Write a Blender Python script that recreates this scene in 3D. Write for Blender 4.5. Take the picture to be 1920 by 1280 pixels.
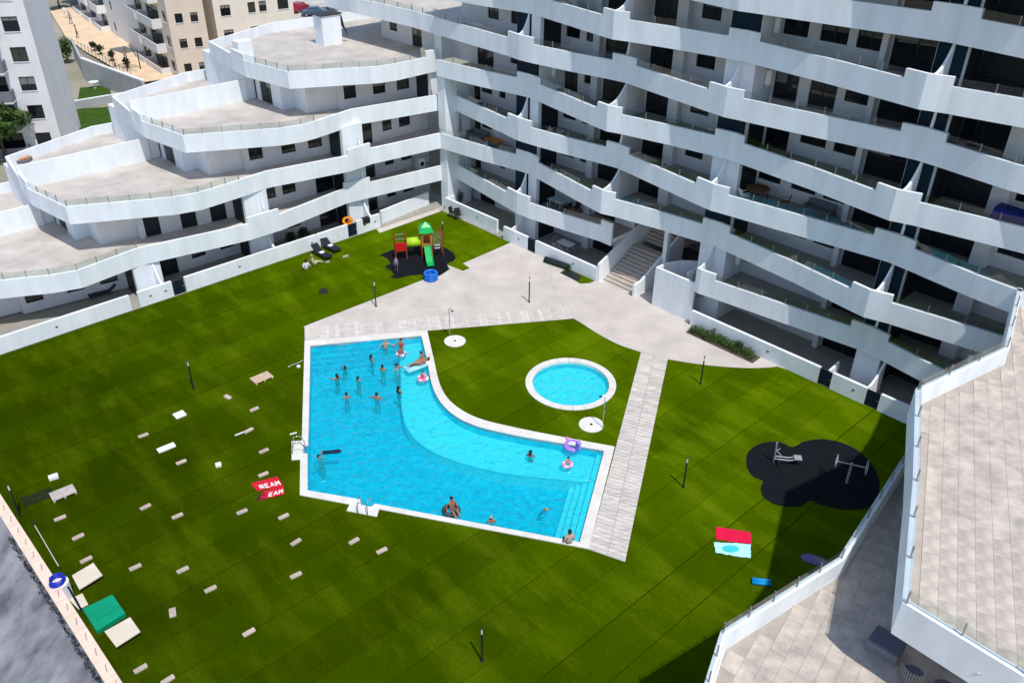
import bpy, bmesh, math, random
from mathutils import Vector, Matrix, geometry
random.seed(7)
S = bpy.context.scene
for o in list(bpy.data.objects): bpy.data.objects.remove(o)
COL = S.collection
R = math.radians

# ------------------------------------------------------------ camera
CAMH, FPX, TH, ROLL = 30.2, 1600.0, R(32.2), R(0.6)
_f = Vector((0, math.cos(TH), -math.sin(TH))); _r0 = Vector((1, 0, 0)); _u0 = _r0.cross(_f)
_r = math.cos(ROLL)*_r0 + math.sin(ROLL)*_u0
_u = -math.sin(ROLL)*_r0 + math.cos(ROLL)*_u0
cd = bpy.data.cameras.new('camera'); cam = bpy.data.objects.new('camera', cd); COL.objects.link(cam)
cam.matrix_world = Matrix(((_r.x, _u.x, -_f.x, 0), (_r.y, _u.y, -_f.y, 0), (_r.z, _u.z, -_f.z, CAMH), (0, 0, 0, 1)))
cd.sensor_width = 36; cd.lens = FPX/1920*36; cd.clip_start = .5; cd.clip_end = 2500
S.camera = cam
# ------------------------------------------------------------ world, sun, exposure
SUNV = Vector((0.25, -0.45, 1.0)).normalized()          # towards the sun
wd = bpy.data.worlds.new('World'); S.world = wd; wd.use_nodes = True
nt = wd.node_tree; sky = nt.nodes.new('ShaderNodeTexSky'); sky.sky_type = 'NISHITA'; sky.sun_disc = False
sky.sun_elevation = math.asin(SUNV.z); sky.sun_rotation = math.atan2(SUNV.x, SUNV.y)
sky.air_density = 1.0; sky.dust_density = .6
nt.links.new(sky.outputs[0], nt.nodes['Background'].inputs[0]); nt.nodes['Background'].inputs[1].default_value = .15
sd = bpy.data.lights.new('sun', 'SUN'); sd.energy = 3.5; sd.angle = R(.53); sd.color = (1, .955, .89)
sun = bpy.data.objects.new('sun', sd); COL.objects.link(sun); sun.rotation_euler = SUNV.to_track_quat('Z', 'Y').to_euler(); sun.location = (0, 0, 60)
S.view_settings.view_transform = 'Standard'; S.view_settings.look = 'None'; S.view_settings.gamma = 1
S.view_settings.exposure = .06

def pix(x, y, z=0.0):
    """photo pixel (1920x1280) -> world point on the plane of height z"""
    d = _f + (x-960)/FPX*_r - (y-640)/FPX*_u
    t = (z-CAMH)/d.z
    return Vector((d.x*t, d.y*t, z))

# ------------------------------------------------------------ materials
def nmat(name, col, rough=.8, var=.0, scale=2., bump=0., bscale=40., spec=.3, col2=None, metal=0., detail=4., stretch=None):
    m = bpy.data.materials.new(name); m.use_nodes = True; t = m.node_tree; b = t.nodes['Principled BSDF']
    b.inputs['Roughness'].default_value = rough; b.inputs['Metallic'].default_value = metal
    b.inputs['Specular IOR Level'].default_value = spec
    c = (*col, 1)
    tc = t.nodes.new('ShaderNodeTexCoord'); src = tc.outputs['Object']
    if stretch:
        mp = t.nodes.new('ShaderNodeMapping'); mp.inputs['Scale'].default_value = stretch; t.links.new(src, mp.inputs[0]); src = mp.outputs[0]
    if var or col2:
        n = t.nodes.new('ShaderNodeTexNoise'); n.inputs['Scale'].default_value = scale; n.inputs['Detail'].default_value = detail; n.inputs['Roughness'].default_value = .6
        t.links.new(src, n.inputs['Vector'])
        rp = t.nodes.new('ShaderNodeValToRGB'); rp.color_ramp.elements[0].position = .32; rp.color_ramp.elements[1].position = .68
        c2 = col2 or tuple(max(0, k*(1-var)) for k in col)
        c1 = tuple(min(1, k*(1+var*.5)) for k in col)
        rp.color_ramp.elements[0].color = (*c2, 1); rp.color_ramp.elements[1].color = (*c1, 1)
        t.links.new(n.outputs['Fac'], rp.inputs[0]); t.links.new(rp.outputs[0], b.inputs['Base Color'])
    else: b.inputs['Base Color'].default_value = c
    if bump:
        n2 = t.nodes.new('ShaderNodeTexNoise'); n2.inputs['Scale'].default_value = bscale; n2.inputs['Detail'].default_value = 3
        t.links.new(src, n2.inputs['Vector']); bp = t.nodes.new('ShaderNodeBump'); bp.inputs['Strength'].default_value = bump; bp.inputs['Distance'].default_value = .03
        t.links.new(n2.outputs['Fac'], bp.inputs['Height']); t.links.new(bp.outputs[0], b.inputs['Normal'])
    return m

def tint_by_object(m, amt=.12):
    """small per-object brightness shift, so that pieces of one kind are not clones"""
    t = m.node_tree; b = t.nodes['Principled BSDF']; inp = b.inputs['Base Color']
    oi = t.nodes.new('ShaderNodeObjectInfo'); hs = t.nodes.new('ShaderNodeHueSaturation')
    mr = t.nodes.new('ShaderNodeMapRange'); mr.inputs[3].default_value = 1-amt; mr.inputs[4].default_value = 1+amt
    t.links.new(oi.outputs['Random'], mr.inputs[0]); t.links.new(mr.outputs[0], hs.inputs['Value'])
    if inp.is_linked: t.links.new(inp.links[0].from_socket, hs.inputs['Color'])
    else: hs.inputs['Color'].default_value = inp.default_value
    t.links.new(hs.outputs[0], inp); return m

M = {}
M['stucco'] = nmat('white_stucco', (.81, .85, .885), .75, .11, 1.1, .10, 30., .25, stretch=(1, 1, .22), detail=8)
M['wall'] = nmat('back_wall_render', (.73, .715, .72), .8, .10, .6, .08, 30.)
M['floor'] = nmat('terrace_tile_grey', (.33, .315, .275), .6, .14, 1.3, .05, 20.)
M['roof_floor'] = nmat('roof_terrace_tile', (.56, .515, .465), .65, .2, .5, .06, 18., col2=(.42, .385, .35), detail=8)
M['ceil'] = nmat('soffit_paint', (.74, .74, .745), .85)
M['navy'] = nmat('navy_cladding', (.006, .020, .036), .7, .25, 1.5, .1, 8., .12, stretch=(1, 1, .2))
M['frame'] = nmat('window_frame_dark', (.018, .02, .022), .4)
M['shutter'] = nmat('roller_shutter_dark', (.012, .02, .028), .5, .2, 3., stretch=(.3, .3, 12))
M['grey_metal'] = nmat('grey_metal', (.35, .36, .37), .4, metal=.6)
M['dark_metal'] = nmat('dark_metal', (.02, .022, .024), .45)
M['chrome'] = nmat('polished_steel', (.72, .73, .75), .18, metal=1.)
M['white_plastic'] = nmat('white_plastic', (.82, .82, .82), .35, .04)
M['black_plastic'] = nmat('black_plastic', (.018, .018, .02), .5, .2)
M['paving'] = nmat('pale_stone_paving', (.585, .53, .485), .85, .10, .55, .06, 12., spec=.15, col2=(.485, .44, .405), detail=9)
M['coping'] = nmat('pool_coping_stone', (.72, .69, .65), .75, .10, 1.5, .05, 20., spec=.2); tint_by_object(M['coping'], .04)
M['plank'] = nmat('weathered_deck_board', (.62, .575, .53), .85, .25, 1.8, .12, 20., stretch=(1, 4, 4)); tint_by_object(M['plank'], .10)
M['rubber'] = nmat('black_rubber_floor', (.0065, .008, .011), .95, .5, 2.2, .2, 60., .05, col2=(.011, .013, .016), detail=9)
M['block'] = nmat('beige_concrete_block', (.52, .42, .36), .85, .2, 6., .15, 30., spec=.15); tint_by_object(M['block'], .1)
M['cream'] = nmat('cream_board', (.70, .62, .51), .7, .08, 1.2)
M['green'] = nmat('green_plastic_cover', (.0, .30, .15), .35, .12, 1.2, spec=.5)
M['peach'] = nmat('peach_wall_coping', (.78, .62, .50), .8, .1, 1.4, .05, 12.)
M['grey_ground'] = nmat('grey_asphalt_ground', (.26, .265, .29), .9, .5, .9, .15, 15., col2=(.085, .09, .115), detail=9, stretch=(1, .45, 1))
M['beige_wall'] = nmat('beige_retaining_wall', (.50, .46, .42), .85, .15, .8)
M['concrete'] = nmat('grey_concrete', (.40, .41, .42), .85, .12, .7)
M['wood'] = nmat('pallet_wood', (.62, .45, .33), .8, .18, 5., .1, 20.); tint_by_object(M['wood'], .1)
M['greywood'] = nmat('weathered_grey_wood', (.52, .46, .43), .85, .15, 5., .1, 20.); tint_by_object(M['greywood'], .1)
M['leaf'] = nmat('leaf_green', (.055, .11, .018), .6, .5, 9., spec=.3, col2=(.02, .05, .008))
M['leaf_dark'] = nmat('leaf_dark_green', (.02, .045, .014), .6, .5, 9., spec=.3)
M['bark'] = nmat('bark', (.10, .075, .05), .9, .3, 8., .3, 20.)
M['soil'] = nmat('soil', (.10, .075, .05), .95, .3, 4.)
M['skin'] = nmat('skin_tan', (.34, .165, .10), .55, .06, 8.)
M['skin2'] = nmat('skin_light', (.50, .27, .19), .55, .06, 8.)
M['hair_dark'] = nmat('hair_dark', (.012, .009, .008), .6)
M['hair_blond'] = nmat('hair_blond', (.42, .27, .12), .6)
M['hair_grey'] = nmat('hair_grey', (.35, .33, .31), .6)
M['tower_wall'] = nmat('tower_white_render', (.74, .74, .75), .8, .07, .5)
M['tower_grey'] = nmat('balcony_grey_render', (.20, .20, .23), .8, .1, .6)
M['beige_render'] = nmat('beige_render', (.72, .60, .49), .8, .07, .5)
M['beige_pale'] = nmat('pale_beige_render', (.78, .70, .60), .8, .07, .5)
M['court'] = nmat('ochre_courtyard_paving', (.74, .56, .38), .8, .12, .6)
M['street'] = nmat('pale_street', (.52, .49, .45), .85, .2, .3)
M['earth'] = nmat('dry_earth_ground', (.34, .30, .24), .95, .35, .06, .1, 6., col2=(.22, .21, .15))
M['stairs'] = nmat('stair_stone', (.50, .43, .38), .8, .14, 2.)
M['orange'] = nmat('orange_wood', (.50, .19, .04), .5, .2, 3.)
M['redpost'] = nmat('red_brown_post', (.28, .06, .02), .5)

def flat(name, col, rough=.5, var=.08, **k): 
    if name not in M: M[name] = nmat(name, col, rough, var, 4., **k)
    return M[name]

def glass_mat(name, tint, refl=.12, rough=.02):
    m = bpy.data.materials.new(name); m.use_nodes = True; t = m.node_tree; t.nodes.clear()
    o = t.nodes.new('ShaderNodeOutputMaterial'); mx = t.nodes.new('ShaderNodeMixShader'); tr = t.nodes.new('ShaderNodeBsdfTransparent'); gl = t.nodes.new('ShaderNodeBsdfGlossy')
    tr.inputs[0].default_value = (*tint, 1); gl.inputs['Roughness'].default_value = rough
    lw_ = t.nodes.new('ShaderNodeLayerWeight'); lw_.inputs[0].default_value = .5
    fr = t.nodes.new('ShaderNodeMath'); fr.operation = 'POWER'; fr.inputs[1].default_value = 4.; t.links.new(lw_.outputs['Facing'], fr.inputs[0])
    ad = t.nodes.new('ShaderNodeMath'); ad.operation = 'MULTIPLY_ADD'; ad.inputs[1].default_value = .8; ad.inputs[2].default_value = refl; ad.use_clamp = True
    t.links.new(fr.outputs[0], ad.inputs[0]); t.links.new(ad.outputs[0], mx.inputs[0]); t.links.new(tr.outputs[0], mx.inputs[1]); t.links.new(gl.outputs[0], mx.inputs[2]); t.links.new(mx.outputs[0], o.inputs[0]); return m
M['rail_glass'] = glass_mat('railing_glass', (.90, .94, .93), .04)
def pane_mat():
    m = nmat('window_glass', (.010, .014, .018), .04, spec=.6)
    t = m.node_tree; b = t.nodes['Principled BSDF']
    oi = t.nodes.new('ShaderNodeObjectInfo'); rp = t.nodes.new('ShaderNodeValToRGB'); rp.color_ramp.interpolation = 'CONSTANT'
    rp.color_ramp.elements[0].color = (.006, .009, .012, 1); rp.color_ramp.elements[1].position = .62; rp.color_ramp.elements[1].color = (.016, .020, .022, 1)
    e = rp.color_ramp.elements.new(.86); e.color = (.045, .043, .036, 1)
    t.links.new(oi.outputs['Random'], rp.inputs[0]); t.links.new(rp.outputs[0], b.inputs['Base Color']); return m
M['pane'] = pane_mat()
M['blind'] = nmat('roller_blind', (.20, .20, .20), .7, .15, 4., stretch=(1, 1, 10)); M['curtain'] = nmat('curtain_cloth', (.30, .28, .25), .9, .3, 6., stretch=(12, 1, .3))

# artificial turf: clumps, pile that leans different ways, worn paler sweeps
def turf_mat():
    m = nmat('artificial_turf', (.062, .112, .0), 1., spec=0.)
    t = m.node_tree; b = t.nodes['Principled BSDF']; L = t.links.new
    tc = t.nodes.new('ShaderNodeTexCoord'); ge = t.nodes.new('ShaderNodeNewGeometry')
    mp = t.nodes.new('ShaderNodeMapping'); mp.inputs['Rotation'].default_value = (0, 0, R(-42.7)); L(ge.outputs['Position'], mp.inputs[0])
    def noise(sc, det, st=(1, 1, 1), rough=.6):
        a = t.nodes.new('ShaderNodeMapping'); a.inputs['Scale'].default_value = st; L(mp.outputs[0], a.inputs[0])
        n = t.nodes.new('ShaderNodeTexNoise'); n.inputs['Scale'].default_value = sc; n.inputs['Detail'].default_value = det; n.inputs['Roughness'].default_value = rough; L(a.outputs[0], n.inputs['Vector']); return n.outputs['Fac']
    big = noise(.16, 4); sweep = noise(.6, 4, (1., .30, 1)); fine = noise(7, 6, rough=.75)
    r1 = t.nodes.new('ShaderNodeValToRGB'); e = r1.color_ramp.elements; e[0].position = .30; e[0].color = (.045, .083, .0, 1); e[1].position = .72; e[1].color = (.073, .126, .0, 1); L(big, r1.inputs[0])
    r2 = t.nodes.new('ShaderNodeValToRGB'); e = r2.color_ramp.elements; e[0].position = .47; e[0].color = (0, 0, 0, 1); e[1].position = .68; e[1].color = (.72, .72, .72, 1); L(sweep, r2.inputs[0])
    mx = t.nodes.new('ShaderNodeMixRGB'); mx.inputs[2].default_value = (.120, .190, .003, 1); L(r2.outputs[0], mx.inputs[0]); L(r1.outputs[0], mx.inputs[1])
    mr = t.nodes.new('ShaderNodeMapRange'); mr.inputs[1].default_value = .3; mr.inputs[2].default_value = .7; mr.inputs[3].default_value = .78; mr.inputs[4].default_value = 1.22; L(fine, mr.inputs[0])
    oi = t.nodes.new('ShaderNodeObjectInfo'); m2 = t.nodes.new('ShaderNodeMapRange'); m2.inputs[3].default_value = .84; m2.inputs[4].default_value = 1.13; L(oi.outputs['Random'], m2.inputs[0])
    mu0 = t.nodes.new('ShaderNodeMath'); mu0.operation = 'MULTIPLY'; L(mr.outputs[0], mu0.inputs[0]); L(m2.outputs[0], mu0.inputs[1])
    # nap and vignette light falloff painted into the turf colour, darker left and bottom
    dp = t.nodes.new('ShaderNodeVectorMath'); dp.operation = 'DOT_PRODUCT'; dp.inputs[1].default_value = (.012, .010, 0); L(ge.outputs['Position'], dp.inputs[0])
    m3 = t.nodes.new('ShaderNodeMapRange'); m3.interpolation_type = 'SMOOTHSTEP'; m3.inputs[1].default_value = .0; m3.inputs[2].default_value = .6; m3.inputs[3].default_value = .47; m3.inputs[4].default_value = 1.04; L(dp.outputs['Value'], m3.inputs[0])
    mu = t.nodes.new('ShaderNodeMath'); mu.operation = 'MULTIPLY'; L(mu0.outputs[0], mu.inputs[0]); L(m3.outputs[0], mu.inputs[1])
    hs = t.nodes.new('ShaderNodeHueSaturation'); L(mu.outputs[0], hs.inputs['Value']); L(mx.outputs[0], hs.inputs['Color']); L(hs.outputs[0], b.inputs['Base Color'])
    bp = t.nodes.new('ShaderNodeBump'); bp.inputs['Strength'].default_value = .5; bp.inputs['Distance'].default_value = .05; L(fine, bp.inputs['Height']); L(bp.outputs[0], b.inputs['Normal'])
    return m
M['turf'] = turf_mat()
M['turf_base'] = nmat('turf_backing', (.023, .041, .0), 1., spec=0.)
M['grass_far'] = nmat('far_grass', (.045, .10, .012), .95, .35, 1.5, spec=.1)

def pool_tile(name, a, b_):
    m = nmat(name, a, .35, spec=.3); t = m.node_tree; b = t.nodes['Principled BSDF']; L = t.links.new
    ge = t.nodes.new('ShaderNodeNewGeometry')
    v = t.nodes.new('ShaderNodeTexVoronoi'); v.inputs['Scale'].default_value = 4.5; L(ge.outputs['Position'], v.inputs['Vector'])
    rp = t.nodes.new('ShaderNodeValToRGB'); rp.color_ramp.elements[0].color = (*a, 1); rp.color_ramp.elements[1].color = (*b_, 1)
    sp = t.nodes.new('ShaderNodeSeparateColor'); L(v.outputs['Color'], sp.inputs[0]); L(sp.outputs[0], rp.inputs[0]); L(rp.outputs[0], b.inputs['Base Color']); return m
M['pool_tile'] = pool_tile('pool_mosaic_tile', (.0, .44, .66), (.07, .70, .90))
M['ledge_tile'] = pool_tile('pool_ledge_mosaic', (.60, .98, 1.), (1., 1., 1.))

def water_mat():
    m = bpy.data.materials.new('pool_water'); m.use_nodes = True; t = m.node_tree; t.nodes.clear(); L = t.links.new
    o = t.nodes.new('ShaderNodeOutputMaterial'); mx = t.nodes.new('ShaderNodeMixShader'); tr = t.nodes.new('ShaderNodeBsdfTransparent'); gl = t.nodes.new('ShaderNodeBsdfGlossy')
    ge = t.nodes.new('ShaderNodeNewGeometry')
    n = t.nodes.new('ShaderNodeTexNoise'); n.inputs['Scale'].default_value = 2.0; n.inputs['Detail'].default_value = 4; n.inputs['Distortion'].default_value = .8; L(ge.outputs['Position'], n.inputs['Vector'])
    bp = t.nodes.new('ShaderNodeBump'); bp.inputs['Strength'].default_value = .9; bp.inputs['Distance'].default_value = .22; L(n.outputs['Fac'], bp.inputs['Height'])
    fr = t.nodes.new('ShaderNodeFresnel'); fr.inputs[0].default_value = 1.33; L(bp.outputs[0], fr.inputs['Normal'])
    gl.inputs['Roughness'].default_value = .08; L(bp.outputs[0], gl.inputs['Normal']); tr.inputs[0].default_value = (.30, .95, 1., 1)
    df = t.nodes.new('ShaderNodeBsdfDiffuse'); df.inputs[0].default_value = (.0, .56, .72, 1); L(bp.outputs[0], df.inputs['Normal'])
    m0 = t.nodes.new('ShaderNodeMixShader'); m0.inputs[0].default_value = .38; L(tr.outputs[0], m0.inputs[1]); L(df.outputs[0], m0.inputs[2])
    L(fr.outputs[0], mx.inputs[0]); L(m0.outputs[0], mx.inputs[1]); L(gl.outputs[0], mx.inputs[2]); L(mx.outputs[0], o.inputs[0]); return m
M['water'] = water_mat()

# ------------------------------------------------------------ mesh helpers
class MB:
    def __init__(s): s.v = []; s.f = []; s.m = []
    def add(s, vs, fs, mi=0):
        n = len(s.v); s.v += [tuple(p) for p in vs]; s.f += [tuple(i+n for i in f) for f in fs]; s.m += [mi]*len(fs); return s
    def box(s, x0, x1, y0, y1, z0, z1, mi=0):
        return s.add([(x0, y0, z0), (x1, y0, z0), (x1, y1, z0), (x0, y1, z0), (x0, y0, z1), (x1, y0, z1), (x1, y1, z1), (x0, y1, z1)],
                     [(0, 3, 2, 1), (4, 5, 6, 7), (0, 1, 5, 4), (1, 2, 6, 5), (2, 3, 7, 6), (3, 0, 4, 7)], mi)
    def slab(s, poly, z0, z1, mi=0, mtop=None):
        """vertical prism over a simple polygon"""
        n = len(poly); a = sum(poly[i][0]*poly[(i+1) % n][1]-poly[(i+1) % n][0]*poly[i][1] for i in range(n))
        if a < 0: poly = poly[::-1]
        tri = geometry.tessellate_polygon([[Vector((p[0], p[1], 0)) for p in poly]])
        vs = [(p[0], p[1], z1) for p in poly]+[(p[0], p[1], z0) for p in poly]
        top = []
        for t in tri:
            A, B, C = [Vector(poly[i][:2]) for i in t]
            top.append(t if (B-A).cross(C-A) > 0 else t[::-1])
        s.add(vs, top, mi if mtop is None else mtop)
        s.add(vs, [tuple(i+n for i in t[::-1]) for t in top]+[(i, i+n, (i+1) % n+n, (i+1) % n) for i in range(n)], mi); return s
    def tube(s, p0, p1, r0, r1=None, n=8, mi=0, cap=True):
        p0, p1 = Vector(p0), Vector(p1); r1 = r0 if r1 is None else r1; d = (p1-p0)
        q = d.to_track_quat('Z', 'Y'); vs = []
        for p, r in ((p0, r0), (p1, r1)):
            vs += [p+q @ Vector((r*math.cos(2*math.pi*i/n), r*math.sin(2*math.pi*i/n), 0)) for i in range(n)]
        fs = [(i, (i+1) % n, (i+1) % n+n, i+n) for i in range(n)]
        if cap: fs += [tuple(range(n))[::-1], tuple(range(n, 2*n))]
        return s.add(vs, fs, mi)
    def path(s, pts, r, n=6, mi=0):
        for a, b in zip(pts, pts[1:]): s.tube(a, b, r, n=n, mi=mi)
        return s
    def lathe(s, prof, c=(0, 0, 0), n=20, mi=0, cap=True):
        vs = []; k = len(prof)
        for r, z in prof: vs += [(c[0]+r*math.cos(2*math.pi*i/n), c[1]+r*math.sin(2*math.pi*i/n), c[2]+z) for i in range(n)]
        fs = [(j*n+i, j*n+(i+1) % n, (j+1)*n+(i+1) % n, (j+1)*n+i) for j in range(k-1) for i in range(n)]
        if cap: fs += [tuple(range(n))[::-1], tuple((k-1)*n+i for i in range(n))]
        return s.add(vs, fs, mi)
    def torus(s, c, Rr, r, n=28, k=10, mi=0, sq=1., axis='z'):
        vs = []
        for i in range(n):
            a = 2*math.pi*i/n
            for j in range(k):
                b = 2*math.pi*j/k; q = Rr+r*math.cos(b)
                p = (q*math.cos(a), q*math.sin(a), r*sq*math.sin(b))
                if axis == 'x': p = (p[2], p[0], p[1])
                vs.append((c[0]+p[0], c[1]+p[1], c[2]+p[2]))
        fs = [(i*k+j, ((i+1) % n)*k+j, ((i+1) % n)*k+(j+1) % k, i*k+(j+1) % k) for i in range(n) for j in range(k)]
        return s.add(vs, fs, mi)
    def ball(s, c, r, sc=(1, 1, 1), n=10, k=6, mi=0):
        prof = [(max(.001, r*math.sin(math.pi*j/k)), -r*math.cos(math.pi*j/k)) for j in range(k+1)]
        a = MB(); a.lathe(prof, n=n, cap=False)
        return s.add([(c[0]+p[0]*sc[0], c[1]+p[1]*sc[1], c[2]+p[2]*sc[2]) for p in a.v], a.f, mi)
    def mesh(s, name, mats, smooth=False):
        me = bpy.data.meshes.new(name); me.from_pydata(s.v, [], s.f); me.update()
        for m in (mats if isinstance(mats, (list, tuple)) else [mats]): me.materials.append(m)
        if len(me.materials) > 1: me.polygons.foreach_set('material_index', s.m)
        if smooth: me.polygons.foreach_set('use_smooth', [True]*len(me.polygons))
        return me
    def build(s, name, mats, parent=None, loc=None, rz=0, smooth=False):
        return link(name, s.mesh(name, mats, smooth), parent, loc, rz)
def link(name, me, parent=None, loc=None, rz=0):
    o = bpy.data.objects.new(name, me); COL.objects.link(o)
    if parent: o.parent = parent
    if loc is not None: o.location = loc
    if rz: o.rotation_euler = (0, 0, rz)
    return o
def tag(o, label=None, cat=None, group=None, kind=None):
    if label: o['label'] = label
    if cat: o['category'] = cat
    if group: o['group'] = group
    if kind: o['kind'] = kind
    return o
def thing(name, label, cat, loc=(0, 0, 0), rz=0, group=None):
    o = bpy.data.objects.new(name, None); COL.objects.link(o); o.location = loc; o.rotation_euler = (0, 0, rz); o.empty_display_size = .3
    return tag(o, label, cat, group)
def copy_tree(o, parent=None):
    c = o.copy(); COL.objects.link(c); c.parent = parent
    for ch in list(o.children): copy_tree(ch, c)
    return c
def sheet(name, loops, z, mat):
    """flat sheet with holes"""
    L = [[Vector((p[0], p[1], 0)) for p in l] for l in loops]; flatp = [p for l in L for p in l]
    fs = []
    for t in geometry.tessellate_polygon(L):
        A, B, C = [flatp[i].xy for i in t]; cr = (B-A).cross(C-A)
        if abs(cr) > 1e-9: fs.append(t if cr > 0 else t[::-1])
    b = MB(); b.add([(p.x, p.y, z) for p in flatp], fs); return b.build(name, mat)
def P2(lst, z=0): return [pix(x, y, z).xy for x, y in lst]
def smooth_closed(pts, n=6, closed=True):
    out = []; k = len(pts); rng = range(k) if closed else range(k-1)
    for i in rng:
        p0, p1, p2, p3 = [Vector(pts[(i+j) % k] if closed else pts[min(max(i+j, 0), k-1)]) for j in (-1, 0, 1, 2)]
        for a in range(n):
            t = a/n; out.append(.5*((2*p1)+(p2-p0)*t+(2*p0-5*p1+4*p2-p3)*t*t+(3*p1-p0-3*p2+p3)*t**3))
    if not closed: out.append(Vector(pts[-1]))
    return out

# ------------------------------------------------------------ ground, lawn, paving, pool outlines
pTL, pTR = pix(582, 648.7).xy, pix(790, 630).xy
pBL = pix(577, 920).xy
pool_curve = smooth_closed(P2([(790, 630), (800, 672), (812, 728), (838, 768), (885, 796), (960, 815), (1050, 831), (1132.7, 845.6)]), 5, False)
POOL = [Vector(p) for p in pool_curve] + P2([(1086.8, 1017.3), (703, 945), (697, 951), (677, 947), (675, 937), (577, 920), (577, 851), (569, 851), (569, 836), (578, 836)]) + [pTL]
COPE = [Vector(p) for p in smooth_closed(P2([(801, 620), (812, 668), (826, 724), (850, 758), (895, 784), (965, 802), (1055, 820), (1152.4, 838)]), 5, False)] + \
       P2([(1104, 1029.5), (711, 955), (707, 969), (691, 966), (650, 958), (656, 946), (562.3, 928.6), (563, 862), (547, 863), (547, 828), (566, 827), (571.3, 640)])
KC = pix(1070, 718.5).xy; KR = (pix(1155.2, 722).xy-pix(985.2, 715).xy).length/2; KRI = KR-.43
def circ(c, r, n=48): return [Vector((c[0]+r*math.cos(2*math.pi*i/n), c[1]+r*math.sin(2*math.pi*i/n))) for i in range(n)]
LAWN = P2([(0, 925), (230, 1280), (240, 1420)]) + [Vector((12, 12)), Vector((30, 20)), Vector((30, 38)), Vector((26, 42)), Vector((-4, 73.5)), Vector((-7.5, 73))] + P2([(700, 430), (0, 655), (-120, 690), (-120, 860)])
gr = sheet('ground', [[(-400, -60), (400, -60), (400, 700), (-400, 700)], COPE, circ(KC, KR-.1)], -.03, M['earth']); tag(gr, kind='structure')
lawn = sheet('lawn', [LAWN, COPE, circ(KC, KR-.1)], -.012, M['turf_base']); tag(lawn, kind='structure')
# turf rolls, 2 m wide, parallel to the left wing
bm0 = bmesh.new(); bm0.from_mesh(lawn.data)
td = Vector((math.cos(R(42.7)), math.sin(R(42.7)), 0)); tn = Vector((-td.y, td.x, 0))
offs = [Vector((p.x, p.y, 0)).dot(tn) for p in LAWN]; o0 = math.floor(min(offs)/2)*2-.6
k = 0
while o0+2*k < max(offs):
    bm = bm0.copy()
    j0, j1 = random.uniform(-.06, .06), random.uniform(-.06, .06)
    for co, no in (((o0+2*k+.012+j0*.3), -tn), ((o0+2*k+2-.012+j1*.3), tn)):
        bmesh.ops.bisect_plane(bm, geom=bm.verts[:]+bm.edges[:]+bm.faces[:], plane_co=tn*co, plane_no=no, clear_outer=True)
    if bm.faces:
        for v in bm.verts: v.co.z = .003
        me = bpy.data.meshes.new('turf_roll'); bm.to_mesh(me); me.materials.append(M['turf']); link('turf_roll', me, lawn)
    bm.free(); k += 1
bm0.free()
# plaza
PLAZA = P2([(568.4, 612.5), (798, 523), (822, 518), (844, 505), (837, 496), (868, 508), (881, 503), (868, 494), (960, 454), (1000, 472)]) + [Vector((7.5, 57.6)), Vector((17.5, 56.)), Vector((17, 51)), Vector((18.5, 44.3))] + \
    P2([(1457, 687)]) + [Vector(p) for p in smooth_closed(P2([(1455, 688), (1400, 690), (1320, 684), (1252, 673.5)]), 4, False)][1:] + \
    [Vector(p) for p in smooth_closed(P2([(1201.7, 660), (1160, 646), (1120, 625), (1095, 609), (1075, 597)]), 4, False)] + P2([(1066, 576), (571, 613)])
pz = sheet('plaza_paving', [PLAZA], .012, M['paving']); tag(pz, kind='structure')
# paving joints: a curved one and straight ones, as slim recessed strips
def joint(pts, w, z, mat, parent):
    b = MB(); pts = [Vector(p) for p in pts]
    for a, c in zip(pts, pts[1:]):
        n = (c-a).normalized(); n = Vector((-n.y, n.x))*w/2
        b.add([(*(a-n), z), (*(c-n), z), (*(c+n), z), (*(a+n), z)], [(0, 1, 2, 3)])
    return b.build('paving_joint', mat, parent)
jm = nmat('paving_joint_dark', (.42, .40, .39), .9)
joint(smooth_closed(P2([(1034, 508), (1033, 527), (1042, 553), (1057, 575), (1072, 592)]), 5, False), .05, .0165, jm, pz)
for a, b in [((690, 566), (900, 540)), ((880, 510), (975, 575)), ((900, 540), (1030, 520)), ((1075, 565), (1185, 552)), ((1150, 600), (1290, 615))]:
    joint(P2([a, b]), .03, .0165, nmat('paving_joint_pale', (.62, .59, .565), .9), pz)

cs = sheet('corner_paving', [P2([(706, 430), (838, 371), (853, 386), (836, 393), (712, 437)])], .010, M['paving']); tag(cs, kind='structure')
# boards: top strip and right walkway
deck = thing('deck_strip', None, None); deck['kind'] = 'structure'; deck.name = 'board_path'
a0, a1, b0, b1 = pix(573, 613).xy, pix(1066, 576).xy, pix(573, 638).xy, pix(1074, 597).xy
N = 56
for i in range(N):
    t0, t1 = i/N, (i+.86)/N
    q = [a0.lerp(a1, t0), a0.lerp(a1, t1), b0.lerp(b1, t1), b0.lerp(b1, t0)]
    b = MB(); b.slab([(p.x, p.y) for p in q], .0, .03+random.uniform(-.004, .004)); b.build('board', M['plank'], deck)
c0, c1, d0, d1 = pix(1201.7, 661).xy, pix(1252, 674).xy, pix(1104, 1029.5).xy, pix(1172, 1053).xy
walk = thing('walkway', None, None); walk['kind'] = 'structure'
N = 66
for i in range(N):
    t0, t1 = i/N, (i+.9)/N
    l0, r0, l1_, r1_ = c0.lerp(d0, t0), c1.lerp(d1, t0), c0.lerp(d0, t1), c1.lerp(d1, t1)
    for s0, s1 in ((0, .485), (.515, 1)):
        q = [l0.lerp(r0, s0), l0.lerp(r0, s1), l1_.lerp(r1_, s1), l1_.lerp(r1_, s0)]
        b = MB(); b.slab([(p.x, p.y) for p in q], .0, .03+random.uniform(-.006, .006)); b.build('board', M['plank'], walk)
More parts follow.
